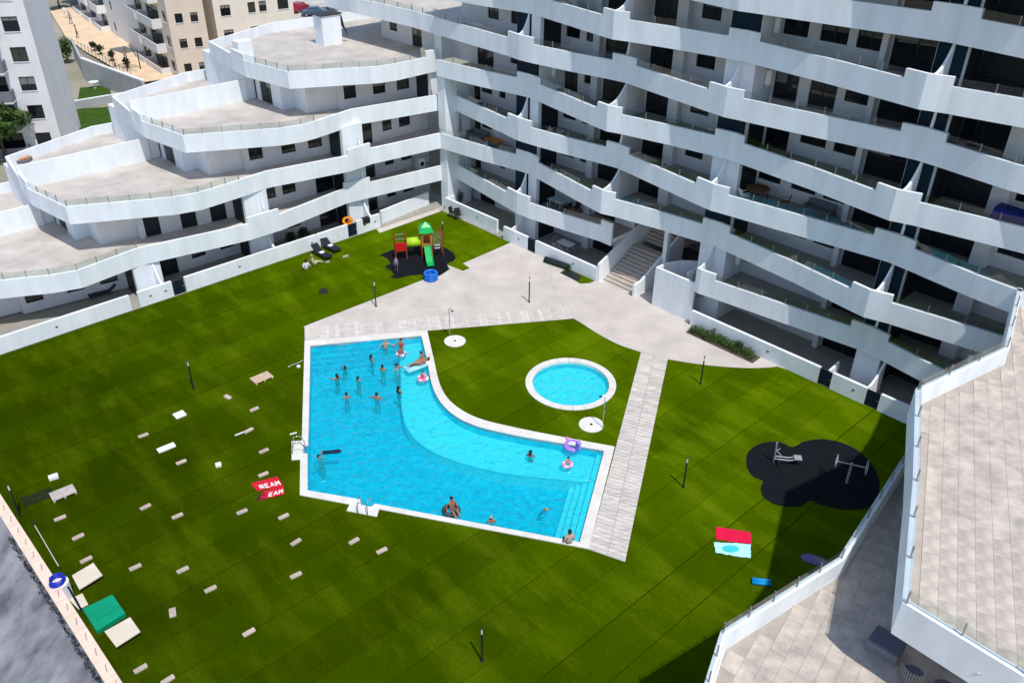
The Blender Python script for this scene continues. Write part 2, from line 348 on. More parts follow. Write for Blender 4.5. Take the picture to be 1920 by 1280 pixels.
bd = sheet('walkway_bed', [P2([(1201.7, 661), (1252, 674), (1172, 1053), (1104, 1029.5)])], .004, nmat('bed', (.45, .43, .41), .9)); bd.parent = walk
bd = sheet('path_bed', [P2([(571, 612), (1066, 575), (1075, 597.5), (804, 620), (571.5, 640)])], .0155, M['paving']); bd.parent = deck

# ------------------------------------------------------------ pools
WZ = -.14
pool = thing('swimming_pool', 'large angular swimming pool with curved shallow ledge and white stone coping', 'pool')
b = MB(); n = len(POOL)
for i in range(n):
    a, c = POOL[i], POOL[(i+1) % n]
    b.add([(a.x, a.y, -1.6), (c.x, c.y, -1.6), (c.x, c.y, .0), (a.x, a.y, .0)], [(0, 1, 2, 3)])
b.build('basin_wall', M['pool_tile'], pool)
fl = sheet('basin_floor', [POOL], -1.35, M['pool_tile']); fl.parent = pool
# ledge along the curved side
led_in = [Vector(p) for p in smooth_closed(P2([(746, 634), (751, 690), (752, 745), (764, 790), (800, 826), (860, 852), (950, 873), (1089, 888)]), 5, False)]
ledge_poly = led_in + P2([(1119, 897), (1132, 846)]) + [Vector(p) for p in pool_curve[::-1]]
b = MB(); b.slab([(p.x, p.y) for p in ledge_poly], -1.34, -.55); b.build('shallow_ledge', M['ledge_tile'], pool)
b = MB()
for p, q in zip(led_in, led_in[1:]):
    b.tube((p.x, p.y, -.545), (q.x, q.y, -.545), .035, n=5)
b.build('ledge_edge_trim', nmat('white_trim', (.8, .85, .86), .5), pool)
# steps on the right and at the top side
sA, sB = pix(1132, 847).xy, pix(1087, 1017).xy; sd_ = (sB-sA).normalized(); si = Vector((sd_.y, -sd_.x)); si = si if si.x < 0 else -si
for i in range(4):
    w0, w1 = .02+.36*i, .36*(i+1)
    q = [sA+si*w0, sB+si*w0, sB+si*w1, sA+si*w1]
    b = MB(); b.slab([(p.x, p.y) for p in q], -1.34, -.24-.27*i); b.build('step', M['ledge_tile'], pool)
tI = (pBL-pTL).normalized(); tR = pix(746, 634).xy
for i in range(4):
    w0, w1 = .02+.3*i, .3*(i+1)
    q = [pTL+tI*w0, tR+tI*w0, tR+tI*w1, pTL+tI*w1]
    b = MB(); b.slab([(p.x, p.y) for p in q], -1.34, -.28-.25*i); b.build('step', M['pool_tile'], pool)
# coping as separate slabs between pool edge and outer edge
loops = [COPE, POOL]
L3 = [[Vector((p.x, p.y, 0)) for p in l] for l in loops]; fp = [p for l in L3 for p in l]
bmc = bmesh.new(); vs = [bmc.verts.new((p.x, p.y, 0)) for p in fp]
for t in geometry.tessellate_polygon(L3):
    try: bmc.faces.new([vs[i] for i in t])
    except ValueError: pass
bmesh.ops.recalc_face_normals(bmc, faces=bmc.faces)
# cut the coping ring into slabs on a 1.2 m grid that follows each side of the pool
edges = [(pTL, pTR), (pTL, pBL), (pBL, pix(1086, 1017).xy), (sA, sB)]
bm_cop = bmc
def cut_lines():
    res = []
    for a, c in edges:
        d = (c-a).normalized(); Ln = (c-a).length; m = max(1, round(Ln/1.1))
        for i in range(1, m):
            res.append((a+d*(Ln*i/m), d))
    for i in range(2, len(pool_curve)-2, 2):
        d = (pool_curve[i+1]-pool_curve[i-1]).normalized(); res.append((pool_curve[i], d))
    return res
for co, d in cut_lines():
    # cut only the faces near this point
    nrm = Vector((d.x, d.y, 0)); c3 = Vector((co.x, co.y, 0))
    fs = [f for f in bm_cop.faces if min((e.co-c3).length for e in f.verts) < 8 and any((v.co-c3).dot(nrm) > 1e-4 for v in f.verts) and any((v.co-c3).dot(nrm) < -1e-4 for v in f.verts)]
    def dist(f):
        # intersection of the cutting line with the face: keep if within .95 m of the pool edge point
        pts = []
        for e in f.edges:
            a, c = [v.co for v in e.verts]; da, dc = (a-c3).dot(nrm), (c-c3).dot(nrm)
            if da*dc <= 0 and abs(da-dc) > 1e-9: pts.append(a+(c-a)*(da/(da-dc)))
        return min((p-c3).length for p in pts) if pts else 99
    fs = [f for f in fs if dist(f) < .95]
    if fs:
        geom = set(fs)
        for f in fs: geom |= set(f.edges) | set(f.verts)
        bmesh.ops.bisect_plane(bm_cop, geom=list(geom), plane_co=c3, plane_no=nrm)
# group faces into slabs by nearest coping cell centre along the pool perimeter
per = []; acc = 0
for i in range(len(POOL)):
    a, c = POOL[i], POOL[(i+1) % len(POOL)]; per.append((a, c, acc)); acc += (c-a).length
def sparam(p):
    best = (9e9, 0)
    for a, c, s0 in per:
        ab = c-a; t = max(0, min(1, (p-a).dot(ab)/max(1e-9, ab.length_squared))); q = a+ab*t; dd = (q-p).length
        if dd < best[0]: best = (dd, s0+ab.length*t)
    return best[1]
groups = {}
for f in bm_cop.faces:
    c3 = f.calc_center_median(); groups.setdefault(int(sparam(c3.xy)/1.1), []).append([(v.co.x, v.co.y) for v in f.verts])
for gkey, polys in groups.items():
    b = MB(); z1 = .055+random.uniform(-.003, .003)
    for pl in polys: b.slab(pl, -.16, z1)
    b.build('coping_slab', M['coping'], pool)
bm_cop.free()
wt = sheet('pool_water', [POOL], WZ, M['water']); tag(wt, kind='structure')
kp = thing('paddling_pool', 'round white-rimmed paddling pool sunk in the turf', 'pool', (KC.x, KC.y, 0))
N = 24
for i in range(N):
    b = MB(); a0_, a1_ = 2*math.pi*(i+.012)/N, 2*math.pi*(i+.988)/N; am = (a0_+a1_)/2
    b.slab([(r*math.cos(a), r*math.sin(a)) for r, a in ((KRI, a0_), (KR, a0_), (KR*1.002, am), (KR, a1_), (KRI, a1_), (KRI, am))], -.2, .055); b.build('coping_slab', M['coping'], kp)
b = MB(); b.lathe([(KRI+.03, .0), (KRI+.03, -.5)], n=48, cap=False); b.f = [f[::-1] for f in b.f]; b.build('basin_wall', M['pool_tile'], kp)
b = MB(); b.lathe([(KRI+.05, -.5), (KRI+.05, -.46)], n=48); b.build('basin_floor', M['ledge_tile'], kp)
w2 = sheet('paddling_pool_water', [circ(KC, KRI+.02)], -.1, M['water']); tag(w2, kind='structure')

# ============================================================ buildings
def ribbon(b, pts, zb, t, side=1, mi=0):
    """wall of thickness t over a polyline of (x, y, ztop); repeated x,y makes a step in height"""
    uq = []
    for p in pts:
        if not uq or (Vector(p[:2])-uq[-1]).length > 1e-4: uq.append(Vector(p[:2]))
    nr = []
    for i in range(len(uq)):
        d0 = (uq[i]-uq[i-1]).normalized() if i else None; d1 = (uq[i+1]-uq[i]).normalized() if i < len(uq)-1 else None
        d0 = d0 or d1; d1 = d1 or d0; n0, n1 = Vector((-d0.y, d0.x)), Vector((-d1.y, d1.x)); m = (n0+n1).normalized(); nr.append(m*(side*t/max(.4, m.dot(n0))))
    def inn(p):
        for q, n in zip(uq, nr):
            if (q-Vector(p[:2])).length < 1e-4: return q+n
    for p, q in zip(pts, pts[1:]):
        if (Vector(p[:2])-Vector(q[:2])).length < 1e-4: continue
        ip, iq = inn(p), inn(q)
        vs = [(p[0], p[1], zb), (q[0], q[1], zb), (iq.x, iq.y, zb), (ip.x, ip.y, zb), (p[0], p[1], p[2]), (q[0], q[1], q[2]), (iq.x, iq.y, q[2]), (ip.x, ip.y, p[2])]
        fs = [(0, 3, 2, 1), (4, 5, 6, 7), (0, 1, 5, 4), (1, 2, 6, 5), (2, 3, 7, 6), (3, 0, 4, 7)]
        if side < 0: fs = [f[::-1] for f in fs]
        b.add(vs, fs, mi)
def with_blocks(poly, blocks, lo, hi):
    """polyline (x,y) -> (x,y,ztop) with raised blocks given as index pairs (i, i+1)"""
    out = []
    for i, p in enumerate(poly):
        a = hi if (i-1) in blocks else lo; c = hi if i in blocks else lo
        if i == 0: out.append((*p, c))
        elif i == len(poly)-1: out.append((*p, a))
        else:
            out.append((*p, a))
            if a != c: out.append((*p, c))
    return out
_post = MB(); _post.box(-.02, .02, -.03, .03, 0, 1); POSTME = _post.mesh('railing_post', M['grey_metal'])
_pan = MB(); _pan.box(0, 1, -.008, .008, 0, 1); PANME = _pan.mesh('glass_panel', M['rail_glass'])
def railing(parent, poly, z, h=.45, pitch=1.25, inset=.1, side=1, posts=True, skip=()):
    for i, (a, c) in enumerate(zip(poly, poly[1:])):
        if i in skip: continue
        a, c = Vector(a[:2]), Vector(c[:2]); d = c-a; L = d.length
        if L < .4: continue
        d.normalize(); n = Vector((-d.y, d.x))*side*inset; m = max(1, round(L/pitch)); ang = math.atan2(d.y, d.x)
        for j in range(m):
            p = a+n+d*(L*j/m+.03); o = link('glass_panel', PANME, parent, (p.x, p.y, z+.03), ang); o.scale = (L/m-.06, 1, h-.03)
            if posts: o = link('railing_post', POSTME, parent, (p.x-d.x*.03, p.y-d.y*.03, z-.02), ang); o.scale = (1, 1, h+.05)
# windows: one mesh per size, shared
_wc = {}
def win_meshes(w, h, kind):
    key = (round(w, 2), round(h, 2), kind)
    if key not in _wc:
        f = MB(); t = .055; dpt = .05
        f.box(0, t, 0, dpt, 0, h); f.box(w-t, w, 0, dpt, 0, h); f.box(t, w-t, 0, dpt, 0, t); f.box(t, w-t, 0, dpt, h-t, h)
        if kind != 's':
            f.box(w/2-t*.6, w/2+t*.6, 0, dpt, t, h-t)
        p = MB()
        if kind == 's':
            n = int(h/.11)
            for i in range(n): p.box(t, w-t, .012+.012*(i % 2), .03, t+i*(h-2*t)/n, t+(i+.94)*(h-2*t)/n)
        else: p.box(t, w-t, .02, .03, t, h-t)
        s = MB(); s.box(-.06, w+.06, -.16, .02, -.05, 0)
        _wc[key] = (f.mesh('window_frame', M['frame']), p.mesh('window_pane', M['shutter'] if kind == 's' else M['pane']), s.mesh('window_sill', M['stucco']))
    return _wc[key]
def opening(parent, px, py, ang, z, w, h, kind, sill=True):
    nm = {'w': 'window', 'd': 'glass_door', 's': 'shuttered_door'}[kind]
    f, p, s = win_meshes(w, h, kind)
    o = link(nm, f, parent, (px, py, z), ang); link('shutter' if kind == 's' else 'pane', p, o)
    if sill and kind == 'w': link('sill', s, o)
    if kind != 's' and random.random() < .28:
        hh = (h-.11)*random.choice((.25, .4, .55)); b = MB(); x0, x1 = (.056, w-.056) if kind == 'w' else random.choice(((.056, w/2-.034), (w/2+.034, w-.056)))
        b.box(x0, x1, .008, .019, h-.056-hh, h-.056); b.build('blind', random.choice((M['blind'], M['curtain'])), o)
    return o
def wall_run(parent, a, c, z0, z1, ops, t=.2, mat='wall', name='wall', out=-1):
    """wall from a to c (outer face on the right of a->c when out=-1), ops = (s0, s1, zlo, zhi, kind) measured along it"""
    a, c = Vector(a), Vector(c); L = (c-a).length; ang = math.atan2(c.y-a.y, c.x-a.x); b = MB(); s = 0
    for s0, s1, zl, zh, kd in sorted(ops):
        if s0 > s: b.box(s, s0, 0, t, z0, z1)
        if zl > 0.02: b.box(s0, s1, 0, t, z0, z0+zl)
        if z0+zh < z1-.02: b.box(s0, s1, 0, t, z0+zh, z1)
        s = s1
    if s < L: b.box(s, L, 0, t, z0, z1)
    o = b.build(name, M[mat], parent, (a.x, a.y, 0), ang)
    d = (c-a).normalized(); n = Vector((-d.y, d.x))
    for s0, s1, zl, zh, kd in ops:
        p = a+d*s0+n*.09; opening(parent, p.x, p.y, ang, z0+max(zl, .01), s1-s0, zh-max(zl, .01), kd)
    return o

# ------------------------------------------------------------ main facade (local x along the facade, y into the building)
MO = Vector((-6, 70)); ME1 = Vector((31.5, -32)).normalized(); ME2 = Vector((-ME1.y, ME1.x)); MANG = math.atan2(ME1.y, ME1.x)
def mw(u, v, z=0): p = MO+ME1*u+ME2*v; return Vector((p.x, p.y, z))
main = thing('apartment_building', 'tall white apartment block with wavy balcony bands and open staircase', 'building', (MO.x, MO.y, 0), MANG)
ODD = [(-.15, 1.2), (7.9, -.11), (9.3, -.33), (10.6, -.27), (13.93, .11), (17.18, .62), (18.3, .72), (19.23, .58), (25.6, -.47), (27.0, -.68), (28.05, -.54), (32.85, .01), (37., .5), (38.1, .62), (39.35, .45), (42.92, -.16), (45.3, -.35), (50, -.1)]
EVEN = [(-.1, -.35), (5.09, .25), (8., .77), (9.3, .92), (10.5, .70), (17.15, -.61), (18.2, -.78), (19.2, -.5), (22.63, .11), (25.85, .52), (27.0, .68), (27.9, .58), (32.95, -.02), (36.95, -.7), (38.1, -.88), (39.3, -.55), (43.06, -.01), (45.3, .3), (50, 0)]
OB, EB = [1, 2, 5, 6, 8, 9, 12, 13], [2, 3, 5, 6, 9, 10, 13, 14]
LO, HI, DROP = .80, 1.26, -.5
def floor_poly(front, depth, u0, u1): return [(p[0], p[1]+.05) for p in front]+[(u1, depth), (u0, depth)]
NLEV = 9
for k in range(1, NLEV+1):
    z = 3*k; prof, bl = (ODD, OB) if k % 2 else (EVEN, EB)
    runs = []
    if k == 1:
        runs = [(prof[:6]+[(18.25, .6)], [1, 2, 5]), ([(26.6, -.6)]+prof[9:], [0, 1, 4, 5])]
    elif k == 5: runs = [([(-16, .1), (-11.3, .34), (-4.3, .63)]+prof[1:], [3, 4, 7, 8, 10, 11, 14, 15])]
    else: runs = [(prof, bl)]
    for pts, bb in runs:
        b = MB(); ribbon(b, with_blocks(pts, bb, z+LO, z+HI), z+DROP, .2); b.build('balcony_band', M['stucco'], main)
        if k <= 7: railing(main, pts, z+LO, .42, 1.6, .1, 1, True, bb)
        dep = 3.45 if k < NLEV+1 else 14
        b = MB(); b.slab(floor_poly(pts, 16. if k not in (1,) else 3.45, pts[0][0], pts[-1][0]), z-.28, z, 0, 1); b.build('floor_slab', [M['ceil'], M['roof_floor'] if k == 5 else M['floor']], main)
b = MB(); b.slab([(0, -.75), (18.3, -.75), (18.3, 3.4), (0, 3.4)], .0, .05); b.slab([(26.6, -.8), (50, -.8), (50, 3.4), (26.6, 3.4)], .0, .05); b.build('ground_terrace', M['floor'], main)
W = (.85, 2.15); D = (0, 2.25)
BW = 3.3
def mops(k):
    ops = []
    if k in (0,): ops += [(.92, 2.85, *D, 'd'), (3.4, 4.1, *W, 'w')]
    elif k == 4: ops += [(.8, 2.75, *D, 'd'), (4.7, 5.45, *W, 'w')]
    elif k in (1, 2, 3): ops += [(.3, 1.1, *D, 'd'), (1.25, 2.55, *W, 'w'), (3.4, 4.13, *W, 'w')]
    else: ops += [(2.1, 3.35, *W, 'w'), (4.7, 5.4, *W, 'w')]
    ops += [(10.5, 11.85, *(D if k == 4 else W), 'd' if k == 4 else 'w'), (12.47, 13.47, *W, 'w'), (14.27, 16.36, *D, 'd')]
    if k >= 2: ops += [(18.22, 20.4, *D, 'd'), (21.97, 23.42, *W, 'w')]
    ops += [(27.75, 29.37, *(D if k in (4, 5) else W), 'd' if k in (4, 5) else 'w'), (30.12, 31.82, *(D if k == 5 else W), 'd' if k == 5 else 'w'), (32.33, 33.93, *W, 'w'), (34.38, 37.02, *D, 'd')]
    ops += [(38.8, 41.5, *D, 's' if k != 5 else 'd'), (42.62, 44.2, *W, 'w'), (46, 48, *D, 'd')]
    return ops
def run(u0, u1, z0, z1, ops, v=BW, mat='wall'):
    wall_run(main, (u0, v), (u1, v), z0, z1, [(a-u0, c-u0, l, h, kd) for a, c, l, h, kd in ops if a >= u0 and c <= u1], .2, mat)
for k in range(0, NLEV):
    z = 3*k; zz = z+(.05 if k == 0 else 0)
    if k < 2: run(-1, 18.2, zz, z+2.72, mops(k)); run(26.6, 50, zz, z+2.72, mops(k))
    else: run(-1 if k != 4 else -12.2, 50, zz, z+2.72, mops(k)+([(-10.98, -9.85, *W, 'w'), (-7.76, -6.4, *D, 'd'), (-4.5, -3.4, *W, 'w')] if k == 4 else []))
    # pillars between openings
    for u0, u1 in ((13.58, 14.18), (20.5, 21.32), (33.98, 34.32), (41.55, 42.45)):
        if k < 2 and 18 < u0 < 26: continue
        b = MB(); b.box(u0, u1, BW-.55, BW-.003, zz, z+2.7); b.build('pillar', M['wall'], main)
    # dividing fin at u = 18.1 (full height at the back, curved foot at the front)
    even = k % 2 == 0
    def fin(u, v0, v1, top0, top1):
        b = MB(); n = 8; pl = [(v0+(v1-v0)*i/n, top0+(top1-top0)*(i/n)**2.2) for i in range(n+1)]
        vs = [(u-.07, v, zz) for v, t in pl]+[(u-.07, v, z+t) for v, t in pl]; m = len(pl); vs += [(x+.14, y, q) for x, y, q in vs]
        fs = []
        for i in range(m-1):
            fs += [(i, i+m, i+m+1, i+1), (2*m+i, 2*m+i+1, 3*m+i+1, 3*m+i), (m+i, 3*m+i, 3*m+i+1, m+i+1)]
        fs += [(0, 2*m, 3*m, m), (m-1, 2*m-1, 4*m-1, 3*m-1)]
        b.add(vs, fs); b.build('dividing_fin', M['stucco'], main)
    front = lambda u: (-.6 if k == 0 else [(a[1]+(c[1]-a[1])*(u-a[0])/(c[0]-a[0])) for P in [ODD if k % 2 else EVEN] for a, c in zip(P, P[1:]) if a[0] <= u <= c[0]][0])
    if k != 1 and k != 0:
        b = MB(); b.box(18.03, 18.17, 1.2, BW-.003, zz, z+2.7); b.build('dividing_wall', M['wall'], main)
        fin(18.1, front(18.1)+.2, 1.2, HI-.02, 2.4)
    # storage cupboards that stand between balconies
    for cu0, cu1, allnavy in ((7.75, 10.1, 0), (25.62, 27.65, 0), (37.55, 39.05, 1)):
        if k == 0 and cu0 > 20 and cu0 < 30: pass
        top = z+2.71; v0 = 1.0
        b = MB(); b.box(cu0, cu1, v0, BW-.003, zz, top); cb = b.build('storage_cupboard', M['stucco'], main)
        navyfront = allnavy or even
        if k > 0:
            b = MB(); b.box(cu0+.03 if navyfront else cu0+.02, cu1-.03 if navyfront else cu0+.62*(cu1-cu0), v0-.035, v0-.002, zz+.02, top-.02)
            if navyfront or cu0 < 12: b.build('navy_cladding', M['navy'], cb)
        # side that faces the neighbouring balcony
        if allnavy or (cu0 < 12 and k != 4) or (12 < cu0 < 30 and k in (2, 3, 4)):
            b = MB(); b.box(cu1+.002, cu1+.03, v0+.35, BW-.12, zz+.03, top-.12); b.build('cupboard_door', M['shutter'], cb)
        else:
            b = MB(); b.lathe([(.02, -.02), (.2, 0), (.22, .08), (.22, .78), (.2, .86), (.02, .9)], (cu1+.25, v0+1.3, z+1.05), 14); b.tube((cu1+.25, v0+1.2, z+1.06), (cu1+.25, v0+1.2, z+.7), .02, n=6); b.tube((cu1+.25, v0+1.4, z+1.06), (cu1+.25, v0+1.4, z+.7), .02, n=6)
            b.build('water_heater', M['white_plastic'], cb, smooth=True)
        um = (cu0+cu1)/2+.05
        if (k % 2 == 1 or (k % 2 == 0 and cu0 > 30 and k > 0)) and k > 0: fin(um, front(um)+.2, v0-.03, HI-.02, 2.5)
        elif k == 0 and cu0 < 12: fin(um, -.55, v0-.03, 1.2, 2.5)
    if k == 0: fin(39.4, -.7, 1.0, 1.2, 2.5); fin(36.9-.0, -.7, .4, 1.15, 1.3)
# end walls, body behind the facade, roof
b = MB(); b.box(.0, .2, BW+.2, 15.8, 15, 27); b.build('end_wall', M['stucco'], main)
b = MB(); b.box(-12.2, -12., BW+.2, 15.8, 12, 14.7); b.build('end_wall', M['stucco'], main)
b = MB(); b.box(0, 50, 15.8, 16, 0, 27); b.build('rear_wall', M['stucco'], main)
b = MB(); b.box(-3.2, -2.3, BW-1.2, BW-.004, 12, 14.7); b.build('pillar', M['stucco'], main)
# corner pillar where the wings meet
b = MB(); b.box(-.35, .55, -.1, 2.6, .0, 11.4); b.build('corner_pillar', M['stucco'], main)
# --- stair passage
b = MB()
SU0, SU1 = 18.45, 21.5; zc = 0.; vc = -.18
for i in range(11):
    b = MB(); b.box(SU0, SU1, vc, 3.6, zc+.012*(i == 0), zc+.17); b.build('stair_step', M['stairs'], main); zc += .17; vc += .31
vc += 1.1
for i in range(11):
    b = MB(); b.box(SU0, SU1, vc, 9, zc-.02, zc+.17); b.build('stair_step', M['stairs'], main); zc += .17; vc += .31
b = MB(); b.box(18.26, 18.44, -.75, 9, 0, 5.4); b.v = [(x, y, (z if not (z > 1 and y < 0) else 1.5)) for x, y, z in b.v]; b.build('stair_side_wall', M['stucco'], main)
b = MB(); b.add([(SU1+.02, -.6, 0), (SU1+.2, -.6, 0), (SU1+.2, 5, 0), (SU1+.02, 5, 0), (SU1+.02, -.6, 1.0), (SU1+.2, -.6, 1.0), (SU1+.2, 5, 3.6), (SU1+.02, 5, 3.6), (SU1+.02, .15, 1.05), (SU1+.2, .15, 1.05), (SU1+.02, .15, 0), (SU1+.2, .15, 0)],
    [(0, 1, 5, 4), (4, 5, 9, 8), (8, 9, 6, 7), (1, 11, 9, 5), (11, 2, 6, 9), (0, 4, 8, 10), (10, 8, 7, 3), (2, 3, 7, 6)]); b.build('stair_balustrade', M['stucco'], main)
b = MB(); b.box(21.74, 22.08, 2.3, 2.7, 0, 5.5); b.build('passage_column', M['stucco'], main)
b = MB(); b.box(23.25, 26.55, -.5, -.3, 0, 3.0); b.build('ramp_wall', M['stucco'], main)
b = MB(); ribbon(b, [(23.25, -.3, 3.0), (23.3, .6, 3.0), (23.8, 1.7, 3.0), (24.8, 2.6, 3.0), (26.4, 3.2, 3.0)], 0, .16, -1); b.build('curved_ramp_wall', M['stucco'], main)
b = MB(); b.box(25.3, 25.45, .3, 5.5, 1.6, 3.15); b.build('ramp_divider', M['wall'], main)
b = MB(); b.box(23.42, 26.5, -.29, 5.5, 1.5, 1.62); b.build('ramp_floor', M['floor'], main)
b = MB(); b.box(18.2, 26.6, 9, 9.2, 0, 5.7); b.box(26.45, 26.6, 1.1, 9, 0, 5.4); b.build('passage_wall', M['wall'], main)
# second flight beyond
b = MB(); zc = 1.7
for i in range(9):
    b = MB(); b.box(22.4+.3*i, 25.2, 6.2, 8.9, zc+.17*i, zc+.17*(i+1)-.005); b.build('stair_step', M['stairs'], main)
# --- garden walls along the foot of the main facade: things of their own
def garden_wall(u0, u1, v, label, ret=None, h=1.15):
    o = thing('garden_wall', label, 'wall', mw(u0, v), MANG, 'white garden walls along the ground floor terraces')
    L = u1-u0; b = MB(); b.box(0, L, 0, .22, -.02, h); b.build('wall_body', M['stucco'], o)
    if ret: b = MB(); b.box(0, .22, .222, ret, -.02, h); b.build('wall_return', M['stucco'], o)
    b = MB(); b.box(L*.62, L*.62+.16, -.025, -.002, .62, .70); b.build('wall_lamp', M['dark_metal'], o)
    return o
def gate(u0, u1, v, label, base=None):
    o = thing('garden_gate', label, 'gate', mw(u0, v) if base is None else base[0], MANG if base is None else base[1], 'dark gates in the garden walls')
    w = u1-u0; b = MB(); b.box(.0, .05, .05, .1, .02, 1.1); b.box(w-.05, w, .05, .1, .02, 1.1); b.box(.05, w-.05, .05, .1, 1.05, 1.1); b.box(.05, w-.05, .05, .1, .02, .07); b.build('gate_frame', M['frame'], o)
    b = MB(); n = 7
    for i in range(n): b.box(.055+i*(w-.11)/n, .055+(i+.93)*(w-.11)/n, .06, .09, .075, 1.045)
    b.build('gate_panel', M['navy'], o)
    b = MB(); b.box(w-.14, w-.06, .02, .06, .55, .6); b.build('handle', M['grey_metal'], o)
garden_wall(.4, 6.95, -.35, 'white garden wall beside the playground lawn with a return at the inner corner', 2.6)
garden_wall(8.2, 10.95, -.78, 'short white garden wall beside the plaza, left of a dark gate')
garden_wall(11.85, 18.25, -.8, 'white garden wall at the left foot of the open staircase')
garden_wall(26.8, 36.35, -.85, 'long white garden wall behind the clipped hedge bed')
garden_wall(37.2, 39.4, -.85, 'short white garden wall between two dark gates')
garden_wall(40.25, 47, -.85, 'white garden wall running behind the terrace on the right')
gate(10.97, 11.83, -.78, 'dark gate at the plaza between two white garden walls')
gate(36.37, 37.18, -.85, 'dark gate right of the long hedge-side garden wall')
gate(39.42, 40.23, -.85, 'rightmost dark gate, in the shade of the near terrace')

# ------------------------------------------------------------ stepped left wing (local x = -u)
LOR = Vector((-6, 70.5)); LU = Vector((-.73522, -.67783)); LV = Vector((-.67783, .73522)); LANG = math.atan2(.67783, .73522)
def lw(u, v, z=0): p = LOR+LU*u+LV*v; return Vector((p.x, p.y, z))
wing = thing('stepped_building', 'white stepped apartment wing with big roof terraces on the left', 'building', (LOR.x, LOR.y, 0), LANG)
X = lambda pts: [(-u, v) for u, v in pts]
END = [(11.54, 4.15), (12.43, 9.34), (12.24, 11.97), (11.68, 17.21), (4.0, 20.3), (-7, 19.5)]
FR = {4: [(-.5, .84), (.85, .84), (3.9, .74), (5.46, 1.02)],
      3: [(.1, .15), (7.8, 1.5), (11.6, .75), (12.8, .70), (14.36, 1.02)],
      2: [(.1, -.5), (7.2, .25), (9.45, .02), (15.85, 1.2), (18.2, .9), (21.5, .6), (23.26, 1.02)],
      1: [(.3, -.14), (7.2, .7), (9.5, .97), (16.0, -.13), (18.6, -.15), (21.1, .23), (26.3, 1.17), (30.6, .5), (32.2, 1.02)]}
FB = {4: [0], 3: [], 2: [1], 1: [1, 3]}
for j in range(1, 5):
    sft = 8.9*(4-j); z = 3*j; end = [(u+sft, v) for u, v in END]
    pts = X(FR[j])+X(end); nf = len(FR[j])
    bl = list(FB[j])+[nf+1]
    b = MB(); ribbon(b, with_blocks(pts, bl, z+LO, z+HI), z+DROP, .2, -1); b.build('roof_band' if j == 4 else 'balcony_band', M['stucco'], wing)
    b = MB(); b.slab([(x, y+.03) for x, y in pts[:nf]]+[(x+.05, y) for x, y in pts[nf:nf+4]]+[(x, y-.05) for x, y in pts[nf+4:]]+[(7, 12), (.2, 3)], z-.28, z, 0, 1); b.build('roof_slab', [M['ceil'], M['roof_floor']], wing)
    first = max(0, nf-3) if j < 4 else 0
    railing(wing, pts[:nf+3], z+LO, .45, 1.25, .1, -1, True, list(bl)+list(range(0, first)))
    railing(wing, pts[nf+1:nf+3], z+LO, .45, 1.25, .1, -1, True, [0])
    # wall that divides each roof terrace
    if j < 4:
        b = MB(); b.box(-(12.3+sft), -(11.5+sft-8.9+.1), 11.45, 11.63, z+.002, z+1.75); b.build('terrace_wall', M['stucco'], wing)
    else:
        b = MB(); b.box(-12.15, -10.9, 10.6, 11.6, z+.002, z+1.9); b.build('terrace_stub', M['stucco'], wing)
W2, D2 = (.75, 2.1), (0, 2.2)
